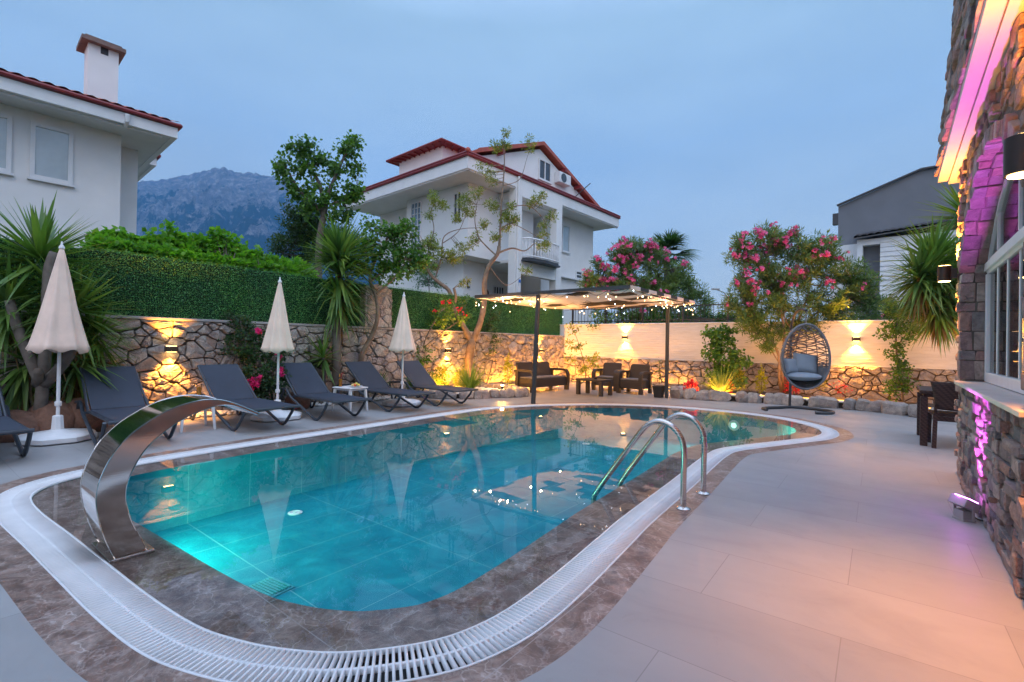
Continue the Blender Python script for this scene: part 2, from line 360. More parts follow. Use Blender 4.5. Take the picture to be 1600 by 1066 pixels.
mt['steel'] = M_steel('polished_steel', .07, (.66, .62, .58)); mt['steel_brushed'] = M_steel('brushed_steel', .22, (.60, .55, .52))
def M_tile(name, cols):
    t = Nt(name); v = t.coord(); c = t.ramp(t.noise(v, 3.5, 6, .7), [(.3, cols[0]), (.5, cols[1]), (.7, cols[2])]); t.pbsdf(c, .8, 0, t.bump(t.noise(v, 25, 4), .3, .01), .3); return t.m
mt['roof_tile'] = M_tile('red_roof_tile', [(.24,.07,.055), (.42,.11,.08), (.52,.19,.14)])
mt['grey_tile'] = M_tile('grey_roof_tile', [(.10,.10,.11), (.16,.16,.17), (.22,.22,.23)])
def M_fabric(name, col, rough=.8, sc=220, col2=None):
    t = Nt(name); v = t.coord(); ch = t.n('ShaderNodeTexChecker'); t.l(v, ch.inputs[0]); ch.inputs['Scale'].default_value = sc
    c = t.ramp(t.noise(v, 3, 4), [(.3, tuple(x*.88 for x in col)), (.7, tuple(min(1, x*1.1) for x in col))])
    t.pbsdf(c, rough, 0, t.bump(ch.outputs['Fac'], .12, .002), .25); return t.m
mt['sling'] = M_fabric('charcoal_sling', (.042, .052, .075), .62)
mt['parasol'] = M_fabric('cream_canvas', (.85, .64, .52), .9, 300)
mt['cushion'] = M_fabric('grey_cushion', (.27, .31, .36), .9, 180)
mt['seat_pad'] = M_fabric('grey_seat_pad', (.23, .21, .20), .9, 180)
def M_weave(name, col):
    t = Nt(name); v = t.coord(); w1 = t.n('ShaderNodeTexWave', wave_type='BANDS', bands_direction='Z'); t.l(v, w1.inputs[0]); w1.inputs['Scale'].default_value = 14; w1.inputs['Distortion'].default_value = .6
    w2 = t.n('ShaderNodeTexWave', wave_type='BANDS', bands_direction='DIAGONAL'); t.l(v, w2.inputs[0]); w2.inputs['Scale'].default_value = 12
    h = t.math('MULTIPLY', w1.outputs['Fac'], w2.outputs['Fac'])
    c = t.ramp(h, [(.0, tuple(x*.55 for x in col)), (.6, tuple(x*1.2 for x in col))]); t.pbsdf(c, .5, 0, t.bump(h, .5, .006), .4); return t.m
mt['rattan'] = M_weave('brown_grey_rattan', (.062, .050, .047)); mt['rattan_brown'] = M_weave('dark_brown_rattan', (.060, .030, .026))
mt['rope'] = M_plain('grey_wicker_cord', (.16, .16, .17), .6, var=.2, bump=.4)
def M_canopy():
    t = Nt('patched_canopy_fabric'); v = t.coord(); br = t.n('ShaderNodeTexBrick'); t.l(v, br.inputs[0]); br.inputs['Scale'].default_value = 1
    br.inputs['Brick Width'].default_value = .52; br.inputs['Row Height'].default_value = .40; br.inputs['Mortar Size'].default_value = 0.0
    br.inputs['Color1'].default_value = (0, 0, 0, 1); br.inputs['Color2'].default_value = (1, 1, 1, 1); br.inputs['Bias'].default_value = .0
    wn = t.noise(v, 2.3, 2); sel = t.ramp(br.outputs['Color'], [(.0, 1.0), (.27, 1.0), (.28, 0.0)], 'CONSTANT')
    c = t.mix(sel, (.74,.70,.66), (.05,.048,.05))
    p = t.pbsdf(c, .85, 0, t.bump(wn, .3, .05), .2, link=False); tr = t.n('ShaderNodeBsdfTranslucent'); t.l(c, tr.inputs[0])
    ms = t.n('ShaderNodeMixShader'); ms.inputs[0].default_value = .3; t.l(p, ms.inputs[1]); t.l(tr.outputs[0], ms.inputs[2]); t.l(ms.outputs[0], t.out.inputs[0]); return t.m
mt['canopy'] = M_canopy()
def M_slatted_white():
    t = Nt('white_ridged_render'); v = t.coord(scale=(1, 1, 1)); wv = t.n('ShaderNodeTexWave', wave_type='BANDS', bands_direction='Z', wave_profile='SAW'); t.l(v, wv.inputs[0])
    wv.inputs['Scale'].default_value = 4.4; wv.inputs['Distortion'].default_value = 2.2; wv.inputs['Detail'].default_value = 4; wv.inputs['Detail Scale'].default_value = 1.4
    n1 = t.noise(t.coord(scale=(1, 1, 6)), 2.5, 6, .65)
    c = t.ramp(n1, [(.3, (.66,.63,.60)), (.7, (.78,.76,.74))]); t.pbsdf(c, .85, 0, t.bump(t.math('ADD', wv.outputs['Fac'], n1), .8, .012), .2); return t.m
mt['ridged'] = M_slatted_white()
mt['siding'] = M_plain('white_siding', (.72, .73, .74), .7, var=.05)
# foliage
mt['leaf_yucca'] = M_leaf('yucca_leaf', [(.06,.13,.035), (.10,.19,.045), (.15,.23,.06), (.07,.15,.05)], .4, .25)
mt['leaf_yucca_dry'] = M_leaf('dry_yucca_leaf', [(.20,.14,.07), (.26,.17,.09), (.13,.12,.05)], .7, .15)
mt['leaf_tree'] = M_leaf('broad_leaf', [(.035,.10,.022), (.06,.15,.03), (.10,.20,.04), (.045,.12,.035)])
mt['leaf_dark'] = M_leaf('dark_leaf', [(.018,.05,.02), (.03,.075,.026), (.05,.10,.035)])
mt['leaf_vine'] = M_leaf('vine_leaf', [(.07,.20,.02), (.12,.30,.03), (.17,.34,.04), (.08,.24,.04)], .5, .45)
mt['leaf_fine'] = M_leaf('feathery_leaf', [(.10,.16,.03), (.16,.22,.04), (.24,.26,.06), (.10,.13,.05)])
mt['leaf_ole'] = M_leaf('oleander_leaf', [(.07,.13,.045), (.10,.18,.06), (.15,.21,.08), (.08,.15,.07)], .4, .3)
mt['leaf_hedge'] = M_leaf('artificial_hedge_leaf', [(.05,.18,.065), (.08,.28,.095), (.17,.40,.16), (.05,.21,.07)], .5, .15)
mt['leaf_grass'] = M_leaf('grass_blade', [(.10,.19,.04), (.16,.25,.05), (.22,.28,.08)], .5, .35)
mt['leaf_gold'] = M_leaf('golden_conifer', [(.22,.26,.04), (.32,.32,.05), (.18,.24,.04)], .6, .4)
mt['leaf_rose'] = M_leaf('rose_leaf', [(.02,.055,.025), (.035,.08,.035), (.055,.10,.045)])
FT = dict(tint=(1, 1, 1), ttint=(1, 1, 1))
mt['flower_pink'] = M_leaf('pink_blossom', [(.80,.07,.26), (.88,.13,.36), (.90,.28,.50), (.72,.04,.20)], .6, .35, **FT)
mt['flower_magenta'] = M_leaf('magenta_rose', [(.80,.02,.20), (.72,.02,.14), (.85,.06,.28)], .6, .3, **FT)
mt['flower_red'] = M_leaf('red_blossom', [(.75,.03,.05), (.85,.06,.07), (.65,.02,.04)], .6, .3, **FT)
mt['bulb'] = M_emit('warm_bulb', (1, .60, .25), 9); mt['bulb_cool'] = M_emit('cool_bulb', (.75, .88, 1), 9)
mt['lamp_glow'] = M_emit('lamp_glow', (1, .62, .20), 22); mt['led_warm'] = M_emit('warm_led', (1, .45, .08), 3); mt['led_purple'] = M_emit('purple_led', (.7, .2, 1), 14)
mt['pool_lamp'] = M_emit('pool_lamp', (.45, 1, .82), 2.0)
WARM = (1, .34, .04)
def light(name, kind, loc, energy, color, target=None, parent=None, **kw):
    l = bpy.data.lights.new(name, kind); l.energy = energy; l.color = color
    for a, b in kw.items(): setattr(l, a, b)
    o = bpy.data.objects.new(name, l); C.objects.link(o); o.location = loc
    if target is not None:
        d = Vector(target)-Vector(loc); o.rotation_euler = d.to_track_quat('-Z', 'Y').to_euler()
    if parent is not None: o.parent = parent
    return o
# ================================================================ SETTING: ground, deck, pool
WX, BY = -9.1, 14.5          # left stone wall plane, back wall plane
def sheet_with_hole(name, outer, hole, z, mat, **kw):
    bm = bmesh.new()
    def loop(pts):
        vs_ = [bm.verts.new((p[0], p[1], z)) for p in pts]
        return [bm.edges.new((vs_[i], vs_[(i+1) % len(vs_)])) for i in range(len(vs_))]
    es = loop(outer)
    if hole is not None: es += loop(hole)
    bmesh.ops.triangle_fill(bm, use_beauty=True, use_dissolve=False, edges=es)
    for f in bm.faces:
        if f.normal.z < 0: f.normal_flip()
    me = bpy.data.meshes.new(name); bm.to_mesh(me); bm.free(); me.materials.append(mat)
    o = bpy.data.objects.new(name, me); C.objects.link(o); return tag(o, **kw)
def catmull(P, step=.05, closed=True):
    P = [np.array(p, float) for p in P]; n = len(P); out_ = []
    for i in range(n if closed else n-1):
        a, b, c, d = (P[(i-1) % n], P[i], P[(i+1) % n], P[(i+2) % n]) if closed else (P[max(i-1, 0)], P[i], P[i+1], P[min(i+2, n-1)])
        for t in np.linspace(0, 1, 12, endpoint=False):
            out_.append(.5*((2*b)+(-a+c)*t+(2*a-5*b+4*c-d)*t*t+(-a+3*b-3*c+d)*t**3))
    if not closed: out_.append(P[-1])
    out_ = np.array(out_); seg = np.linalg.norm(np.diff(np.vstack([out_, out_[:1]]) if closed else out_, axis=0), axis=1)
    s_ = np.concatenate([[0], np.cumsum(seg)]); L = s_[-1]; m = int(L/step); q = np.linspace(0, L, m, endpoint=not closed)
    src = np.vstack([out_, out_[:1]]) if closed else out_
    return np.stack([np.interp(q, s_, src[:, k]) for k in range(src.shape[1])], 1)
S_pts = [(-5.98,1.75),(-6.06,2.7),(-6.13,4.5),(-6.2,6.0),(-6.14,7.3),(-5.66,8.5),(-4.7,9.6),(-3.67,10.12),(-2.55,10.24),(-1.62,9.98),(-1.02,9.36),(-.84,8.81),(-.88,8.31),(-1.10,7.8),(-1.48,7.0),(-1.70,6.45),(-1.73,6.0),(-1.70,5.41),(-1.64,4.57),(-1.57,3.4),(-1.52,2.88),(-1.46,2.26),(-1.44,1.85),(-1.47,1.60),(-1.55,1.40),(-1.74,1.16),(-1.95,1.01),(-2.17,.91),(-2.42,.84),(-2.86,.79),(-3.48,.75),(-4.12,.71),(-4.75,.665),(-5.19,.66),(-5.46,.71),(-5.68,.85),(-5.83,1.08),(-5.93,1.42)]
S = catmull(S_pts, .05); nS = len(S)
tan = unit(np.roll(S, -2, 0)-np.roll(S, 2, 0)); nrm2 = np.stack([tan[:, 1], -tan[:, 0]], 1)
cen = S.mean(0)
if ((S-cen)*nrm2).sum(1).mean() < 0: nrm2 = -nrm2
def off(d): return S+nrm2*d
GW, BW, RW = .225, .175, .34
def ring(name, a, b, za, zb, mat, **kw):
    v = np.concatenate([np.c_[a, np.full(len(a), za)], np.c_[b, np.full(len(b), zb)]]); n = len(a); i = np.arange(n); j = (i+1) % n
    q = np.stack([i, j, j+n, i+n], 1); return np_mesh(name, v, q, mat, smooth=False, **kw)
o1, o2, inn = off(GW), off(GW+BW), off(-RW)
sheet_with_hole('pool_deck', [(-9.2, -6), (7, -6), (7, BY+.1), (-9.2, BY+.1)], [tuple(p) for p in o2], 0, mt['deck'], kind='structure')
ring('marble_border', o2, o1, 0, 0, mt['marble'], kind='structure')
ring('pool_rim', off(-.004), inn, -.022, -.022, mt['marble'], kind='structure')
# basin
n = nS; zb = -.62
v = np.concatenate([np.c_[inn, np.full(n, -.022)], np.c_[inn, np.full(n, zb)]])
i = np.arange(n); j = (i+1) % n
basin = np_mesh('pool_basin', v, np.stack([i, j, j+n, i+n], 1), mt['pool'], kind='structure')
bm = bmesh.new(); bm.from_mesh(basin.data); bm.verts.ensure_lookup_table()
bm.faces.new([bm.verts[n+k] for k in range(n)]); bmesh.ops.recalc_face_normals(bm, faces=bm.faces); bm.to_mesh(basin.data); bm.free()
sheet_with_hole('pool_water', [tuple(p) for p in off(-.002)], None, -.006, mt['water'], kind='structure')
# gutter channel + grate
ring('gutter_channel', o1, off(-.004), -.055, -.055, mt['black'], kind='structure')
mb = MB()
for k in range(nS):
    for d0, z0, z1 in ((-.004, -.06, -.004), (GW, -.06, 0)):
        pass
ring('gutter_edge', o1, o1, 0, -.056, mt['marble'], kind='structure')
ring('rim_edge', off(-.004), off(-.004), -.022, -.056, mt['marble'], kind='structure')
grate = empty('drain_grate', (0, 0, 0), 0, 'white slatted overflow grate running all round the pool', 'drain grate')
D = catmull(S_pts, .0245); tn = unit(np.roll(D, -3, 0)-np.roll(D, 3, 0)); nn = np.stack([tn[:, 1], -tn[:, 0]], 1)
if ((D-D.mean(0))*nn).sum(1).mean() < 0: nn = -nn
h = .0066; a0, a1 = .012, GW-.012
vv = []
for (dn, dt, z) in ((a0,-h,-.02),(a1,-h,-.02),(a1,h,-.02),(a0,h,-.02),(a0,-h*.8,.003),(a1,-h*.8,.003),(a1,h*.8,.003),(a0,h*.8,.003)):
    p = D+nn*dn+tn*dt; vv.append(np.c_[p, np.full(len(D), z)])
vv = np.stack(vv, 1).reshape(-1, 3); o = np.arange(len(D))[:, None]*8
qq = np.concatenate([o+np.array([q]) for q in [(4,5,6,7),(0,1,5,4),(1,2,6,5),(2,3,7,6),(3,0,4,7)]])
np_mesh('slats', vv, qq, mt['white_plastic'], grate)
for d0, d1 in ((.0, .012), (GW/2-.008, GW/2+.008), (GW-.012, GW-.001)):
    A, B_ = off(d0), off(d1); n = nS; i = np.arange(n); j = (i+1) % n
    v = np.concatenate([np.c_[A, np.full(n, -.02)], np.c_[A, np.full(n, .002)], np.c_[B_, np.full(n, .002)], np.c_[B_, np.full(n, -.02)]])
    q = np.concatenate([np.stack([i+r*n, j+r*n, j+(r+1)*n, i+(r+1)*n], 1) for r in range(3)])
    np_mesh('rail', v, q, mt['white_plastic'], grate)
# far ground, one sheet with the yard cut out
sheet_with_hole('ground', [(-6000, -6000), (6000, -6000), (6000, 6000), (-6000, 6000)], [(-9.2, -6), (7, -6), (7, BY+.1), (-9.2, BY+.1)], -.02, M_plain('dry_ground', (.10, .10, .06), .95, var=.4, scale=.02, bump=0), kind='structure')

# ================================================================ stone walls
def clip(poly, px, py, nx, ny):
    """keep the side where (p-P).n <= 0"""
    out_ = []; m = len(poly)
    for k in range(m):
        a = poly[k]; b = poly[(k+1) % m]; da = (a[0]-px)*nx+(a[1]-py)*ny; db = (b[0]-px)*nx+(b[1]-py)*ny
        if da <= 0: out_.append(a)
        if (da < 0) != (db < 0) and abs(da-db) > 1e-9:
            t = da/(da-db); out_.append((a[0]+(b[0]-a[0])*t, a[1]+(b[1]-a[1])*t))
    return out_
def stone_field(W_, H_, size, gap, seed, relief=.05, stretch=1.3):
    """irregular polygons filling W x H: list of rings of (u, v, w)"""
    r = random.Random(seed); pts = []; tries = int(W_*H_/(size*size)*14)
    for _ in range(tries):
        s_ = size*r.choice((.45, .55, .75, 1, 1.35, 1.7)); p = (r.uniform(-.1, W_+.1), r.uniform(-.05, H_+.05), s_)
        if all(((p[0]-q[0])/stretch)**2+(p[1]-q[1])**2 > (.36*(s_+q[2]))**2 for q in pts if abs(p[0]-q[0]) < 1): pts.append(p)
    V_, F_ = [], []
    for p in pts:
        poly = [(p[0]-1, p[1]-1), (p[0]+1, p[1]-1), (p[0]+1, p[1]+1), (p[0]-1, p[1]+1)]
        for q in pts:
            if q is p: continue
            dx, dy = (q[0]-p[0])/stretch**2, q[1]-p[1]
            if abs(q[0]-p[0]) > 1.2 or abs(dy) > 1.2: continue
            w1 = p[2]/(p[2]+q[2]); mx = p[0]+(q[0]-p[0])*w1; my = p[1]+(q[1]-p[1])*w1
            L = math.hypot(dx, dy); nx, ny = dx/L, dy/L
            poly = clip(poly, mx-nx*gap/2, my-ny*gap/2, nx, ny)
            if len(poly) < 3: break
        for (px, py, nx, ny) in ((0, 0, -1, 0), (W_, 0, 1, 0), (0, 0, 0, -1), (0, H_, 0, 1)):
            if len(poly) >= 3: poly = clip(poly, px, py, nx, ny)
        if len(poly) < 3: continue
        # drop tiny edges, round the outline
        q2 = [poly[k] for k in range(len(poly)) if math.hypot(poly[k][0]-poly[k-1][0], poly[k][1]-poly[k-1][1]) > .02]
        if len(q2) < 3: continue
        cx = sum(a[0] for a in q2)/len(q2); cy = sum(a[1] for a in q2)/len(q2)
        rd = []
        for k in range(len(q2)):
            a, b = q2[k], q2[(k+1) % len(q2)]
            for t in (.08, .5, .92): rd.append((a[0]+(b[0]-a[0])*t+r.uniform(-.006, .006), a[1]+(b[1]-a[1])*t+r.uniform(-.006, .006)))
        n0 = len(V_); m = len(rd); hgt = relief*r.uniform(.55, 1.3); tx, ty = r.uniform(-.25, .25), r.uniform(-.25, .25)
        for sc, hh in ((1, -.02), (.99, .55*hgt), (.93, .88*hgt), (.6, hgt)):
            for (a, b) in rd:
                jt = r.uniform(-.013, .013) if sc < .95 else 0
                V_.append((cx+(a-cx)*sc, cy+(b-cy)*sc, hh+jt+((a-cx)*tx+(b-cy)*ty)*hgt*3*(1 if sc < .99 else 0)))
        V_.append((cx, cy, hgt*1.04))
        for k3 in range(3):
            for k in range(m): F_.append((n0+k3*m+k, n0+k3*m+(k+1) % m, n0+(k3+1)*m+(k+1) % m, n0+(k3+1)*m+k))
        for k in range(m): F_.append((n0+3*m+k, n0+3*m+(k+1) % m, n0+4*m))
    return V_, F_
def place_uvw(V_, o, U, Nn): 
    o = Vector(o); U = Vector(U); Nn = Vector(Nn); return [o+U*a+V(0, 0, b)+Nn*c for a, b, c in V_]
def stone_part(name, W_, H_, size, gap, seed, o, U, Nn, mat, parent, relief=.05, stretch=1.3):
    V_, F_ = stone_field(W_, H_, size, gap, seed, relief, stretch); m = MB(); m.add(place_uvw(V_, o, U, Nn), F_)
    return m.build(name, mat, parent, smooth=True, angle=24)
# left wall
lw = empty('stone_wall', (WX, 0, 0), 0, 'long rough field-stone garden wall behind the loungers, lit by wall lamps', 'stone wall')
b = MB(); b.box(-.35, -.02, -5, BY+.35, -.05, 1.555); b.build('core', mt['mortar'], lw)
stone_part('stones', 16.2, 1.55, .25, .016, 3, (0, -1.7, 0), (0, 1, 0), (1, 0, 0), mt['stone'], lw, .05)
b = MB(); b.box(-.38, .05, -5, BY+.3, 1.556, 1.60); b.build('coping', mt['cap'], lw, bevel=.008)
# stone pillar rising above the wall
pl = empty('stone_pillar', (WX, 6.35, 1.6), 0, 'short round-topped stone pillar rising from the wall in front of the green screen', 'pillar')
V_, F_ = stone_field(.66, .88, .22, .014, 12, .035)
m = MB(); m.add(place_uvw(V_, (.06, -.02, 0), (0, 1, 0), (1, 0, 0)), F_); m.add(place_uvw(V_, (-.25, -.03, 0), (.5, 0, 0), (0, -1, 0)), F_); m.build('stones', mt['stone'], pl, smooth=True, angle=50)
b = MB(); b.prism([(-.3, -.01, 0), (-.3, .64, 0), (-.3, .64, .84), (-.3, .5, .93), (-.3, .31, .97), (-.3, .12, .93), (-.3, -.01, .84)], (.36, 0, 0)); b.build('core', mt['cap'], pl)
# back wall: stone base, ridged white render above
bw = empty('garden_wall', (0, BY, 0), 0, 'back wall of ridged white render above a rough stone base', 'wall')
b = MB(); b.box(WX-.3, 6.5, .02, .30, -.05, .87); b.build('core', mt['mortar'], bw)
stone_part('stones', 15.5, .87, .27, .020, 5, (-9.1, 0, 0), (1, 0, 0), (0, -1, 0), mt['stone'], bw, .05)
def ridged(name, x0, x1, z0, z1, parent, seed):
    r = random.Random(seed); V_, F_ = [], []; nx = int((x1-x0)/.09); nz = int((z1-z0)/.028)
    for k in range(nz+1):
        for i_ in range(nx+1):
            x = x0+(x1-x0)*i_/nx; z = z0+(z1-z0)*k/nz
            ph = z*2*PI/.058+2.3*mnoise.noise(V(x*.9, z*2, seed))
            V_.append((x, -.02-.012*max(0, math.sin(ph))-.008*mnoise.noise(V(x*5, z*20, seed+3)), z))
    for k in range(nz):
        for i_ in range(nx):
            a = k*(nx+1)+i_; F_.append((a, a+1, a+nx+2, a+nx+1))
    m = MB(); m.add(V_, F_); return m.build(name, mt['ridged'], parent, smooth=True, angle=0)
ridged('render', WX+.02, 6.5, .885, 1.965, bw, 4)
b = MB(); b.box(WX-.3, 6.5, -.015, .25, .872, 1.968); b.build('panel', mt['white_wall'], bw)
b = MB(); b.box(WX-.3, 6.5, -.05, .28, 1.97, 2.0); b.build('coping', mt['white_wall'], bw, bevel=.006)

# ---- artificial hedge screen on the left wall
hd = empty('hedge_screen', (WX-.16, 0, 1.6), 0, 'long dark green artificial hedge screen standing on the stone wall', 'hedge screen')
b = MB(); b.box(-.03, .0, -4.5, BY+.15, 0, .95); b.build('backing', M_plain('dark_green_mesh_backing', (.008, .03, .012), .9), hd)
P = []; Dv = []; Ln = []
r = np.random.default_rng(5); dy, dz = .072, .040
for iz, z in enumerate(np.arange(.0, .97, dz)):
    yy = np.arange(-1.8, BY+.12, dy)+(iz % 2)*dy/2; n_ = len(yy)
    yy = yy+r.normal(0, .005, n_)
    for k in range(9):
        ang = 2*PI*k/9+r.uniform(-.35, .35, n_); out_ = r.uniform(.5, 1.3, n_)
        P.append(np.stack([np.full(n_, .004)+r.uniform(0, .012, n_), yy+np.cos(ang)*.008, z+np.sin(ang)*.006+r.normal(0, .004, n_)], 1))
        Dv.append(np.stack([out_, np.cos(ang), np.sin(ang)*.8+.25], 1)); Ln.append(r.uniform(.035, .052, n_))
P = np.concatenate(P); Dv = np.concatenate(Dv)
v, q = leaf_arrays(P, Dv, np.concatenate(Ln), .012)
np_mesh('foliage', v, q, mt['leaf_hedge'], hd)

# ================================================================ stone house on the right
hs = empty('stone_house', (.55, 0, 0), 0, 'stone-clad house wall at the right edge with arched white window, sill and lit cornice', 'house')
def ledge_field(W_, H_, seed, rh=(.055, .13), bl=(.10, .34), relief=.045, keep=None, gap=.006):
    r = random.Random(seed); V_, F_ = [], []; z = 0
    while z < H_-.02:
        hh = min(r.uniform(*rh), H_-z); x = -r.uniform(0, .2)
        while x < W_:
            ll = r.uniform(*bl)*(1 if hh > .07 else 1.2); xa, xb = max(x, 0), min(x+ll, W_); z0_, z1_ = z, z+hh
            if r.random() < .16 and hh > .1 and ll > .14:
                cuts = [(z, z+hh*.48), (z+hh*.48, z+hh)]
            else: cuts = [(z, z+hh)]
            for z0_, z1_ in cuts:
                if xb-xa > .03 and (keep is None or keep((xa+xb)/2, (z0_+z1_)/2, xa, xb, z0_, z1_)):
                    d = relief*r.uniform(.3, 1.35); n0 = len(V_); jj = lambda s_: r.uniform(-s_, s_)
                    g = gap/2; cx, cz = (xa+xb)/2, (z0_+z1_)/2; hx, hz = (xb-xa)/2-g, (z1_-z0_)/2-g
                    base = []
                    for (sx, sz) in ((-1,-1),(-.33,-1),(.33,-1),(1,-1),(1,0),(1,1),(.33,1),(-.33,1),(-1,1),(-1,0)):
                        base.append((sx*(hx if abs(sx) < 1 or abs(sz) < 1 else hx*.965)+jj(.003), sz*(hz if abs(sx) < 1 else hz*(.93 if sz else 1))+jj(.003)))
                    tl = jj(.25)
                    for sc, w_ in ((1, -.02), (1, d*.85), (.95, d*.98), (.6, d*1.02)):
                        for (a, b_) in base:
                            ax = a-(1-sc)*min(hx, .05)*2*(1 if a > 0 else -1)*(abs(a)/max(hx, 1e-3)) if sc < 1 and sc > .7 else a*sc
                            bz = b_-(1-sc)*min(hz, .05)*2*(1 if b_ > 0 else -1)*(abs(b_)/max(hz, 1e-3)) if sc < 1 and sc > .7 else b_*sc
                            V_.append((cx+ax, cz+bz, w_+(jj(.005) if sc < 1 else 0)+(a*tl*.3 if w_ > 0 else 0)))
                    V_.append((cx, cz, d*1.08)); m = 10
                    for k3 in range(3):
                        for k in range(m): F_.append((n0+k3*m+k, n0+k3*m+(k+1) % m, n0+(k3+1)*m+(k+1) % m, n0+(k3+1)*m+k))
                    for k in range(m): F_.append((n0+3*m+k, n0+3*m+(k+1) % m, n0+4*m))
            x += ll
        z += hh
    return V_, F_
def arch_z(y):
    t = (y-5.0)/1.5
    return 2.05+.72*(1-abs(t)**2.2) if abs(t) < 1 else -1
Y1 = 6.95
Wf = lambda V_, y0, z0, x0=0: [V(x0-c, y0+a, z0+b_) for a, b_, c in V_]
b = MB(); b.box(.02, 6, -3, Y1-.02, -.05, .95); b.build('lower_wall', mt['mortar'], hs)
V_, F_ = ledge_field(8.9, .95, 21); m = MB(); m.add(Wf(V_, -1.95, 0, .03), F_)
V_, F_ = ledge_field(2.2, .95, 22); m.add([V(a+.02, Y1+c-.02, b_) for a, b_, c in V_], F_); m.build('lower_stone_cladding', mt['ledge'], hs, smooth=True, angle=22)
# sill slab
b = MB(); b.box(-.06, .20, 3.4, 6.56, .952, .985); b.build('window_sill', M_plain('pale_stone_sill', (.50, .44, .40), .5, var=.12, scale=4), hs, bevel=.006)
# wall above with the arched opening: backing prism strips
b = MB(); b.box(.02, .34, 6.5, Y1-.02, .951, 3.2); b.box(.02, .34, -3, 3.5, .951, 3.2)
ns = 20
for k in range(ns):
    ya = 3.5+3.0*k/ns; yb = ya+3.0/ns; za = max(arch_z(ya), 2.05); zc = max(arch_z(yb), 2.05)
    b.prism([(.02, ya, za), (.02, yb, zc), (.02, yb, 3.2), (.02, ya, 3.2)], (.32, 0, 0))
b.box(.36, 6, -3, Y1-.02, 3.0, 3.2); b.build('upper_wall', mt['mortar'], hs)
def keep_up(x, z, xa, xb, z0_, z1_):
    y = x-1.95; zz = z+.951
    def inside(yq, zq): return 3.5 < yq < 6.5 and zq < max(arch_z(yq), 2.05)+.10
    return not inside(y, zz) and not inside(xa-1.95+.02, z0_+.951) and not inside(xb-1.95-.02, z0_+.951)
V_, F_ = ledge_field(8.9, 2.23, 23, keep=keep_up, rh=(.05, .12), relief=.06); m = MB(); m.add(Wf(V_, -1.95, .951, .055), F_)
V_, F_ = ledge_field(1.6, 2.23, 24); m.add([V(a+.02, Y1+c-.02, b_+.951) for a, b_, c in V_], F_); m.build('upper_stone_cladding', mt['ledge'], hs, smooth=True, angle=22)
# voussoirs round the arch and bricks of the reveal
r = random.Random(9); m = MB()
path = [(6.5, z) for z in np.arange(1.0, 2.05, .095)]
arc = [(6.5-3.0*k/44, max(arch_z(6.5-3.0*k/44), 2.05)) for k in range(1, 44)]
path = [(y, z) for y, z in path]+arc+[(3.5, z) for z in np.arange(2.03, 1.0, -.095)]
acc = [path[0]]
for p in path[1:]:
    if math.hypot(p[0]-acc[-1][0], p[1]-acc[-1][1]) > r.uniform(.075, .125): acc.append(p)
for k in range(len(acc)-1):
    a, b2 = acc[k], acc[k+1]; ty, tz = b2[0]-a[0], b2[1]-a[1]; L = math.hypot(ty, tz)
    ny, nz_ = tz/L, -ty/L                       # away from the opening
    if (a[0]-5.0)*ny+(a[1]-1.6)*nz_ < 0: ny, nz_ = -ny, -nz_
    cuts = sorted([-.02-r.uniform(0, .03), r.uniform(.05, .1), .165])
    for q in range(2):
        x0_, x1_ = cuts[q]+.004, cuts[q+1]-.004; dd = r.uniform(.09, .15); pin = -r.uniform(.0, .022)
        g = .004; a_ = (a[0]+ty/L*g, a[1]+tz/L*g); c_ = (b2[0]-ty/L*g, b2[1]-tz/L*g)
        P4 = [(a_[0]+ny*pin, a_[1]+nz_*pin), (c_[0]+ny*pin, c_[1]+nz_*pin), (c_[0]+ny*dd, c_[1]+nz_*dd), (a_[0]+ny*dd, a_[1]+nz_*dd)]
        m.prism([(x0_+r.uniform(-.008, .008), y, z) for y, z in P4], (x1_-x0_, 0, 0))
m.build('arch_stones', mt['ledge'], hs, bevel=.008)
# window: frame, mullions, glass and a dim room behind
wf = empty('window', (.15, 0, 0)); wf.parent = hs
fr = MB(); fr.box(0, .07, 3.5, 6.48, .99, 1.08); fr.box(.012, .06, 3.5, 6.48, 2.02, 2.16); fr.box(-.012, .012, 3.5, 6.48, 2.05, 2.12); fr.box(0, .07, 6.40, 6.48, 1.081, 2.019); fr.box(.01, .06, 3.5, 3.58, 1.081, 2.019)
for y in (5.97, 5.50, 5.02, 4.5, 4.0): fr.box(.02, .045, y-.013, y+.013, 1.081, 2.019)
fr.build('frame', mt['white_metal'], wf, bevel=.004)
ap = [(.03, y, max(arch_z(y), 2.06)-.03) for y in np.linspace(6.47, 3.53, 30)]
fr = MB()
for k in range(len(ap)-1): fr.beam(ap[k], ap[k+1], .05, .05)
for y in (5.9, 5.0, 4.1): fr.box(.01, .05, y-.015, y+.015, 2.161, arch_z(y)-.04)
fr.build('arched_frame', mt['white_metal'], wf)
g = MB(); g.box(.028, .034, 3.5, 6.45, 1.05, 2.05); g.build('glass', mt['glass'], wf)
g = MB(); g.prism([(.028, y, max(arch_z(y), 2.0)-.01) for y in np.linspace(6.45, 3.55, 24)]+[(.028, 3.55, 2.05), (.028, 6.45, 2.05)], (.006, 0, 0)); g.build('fanlight', mt['glass'], wf)
b = MB(); b.box(1.6, 1.7, 2.6, Y1-.3, .9, 3.0); b.box(.35, 1.6, Y1-.32, Y1-.2, .9, 3.0); b.box(.35, 1.6, 2.5, 2.6, .9, 3.0); b.build('room_wall', mt['room'], hs)
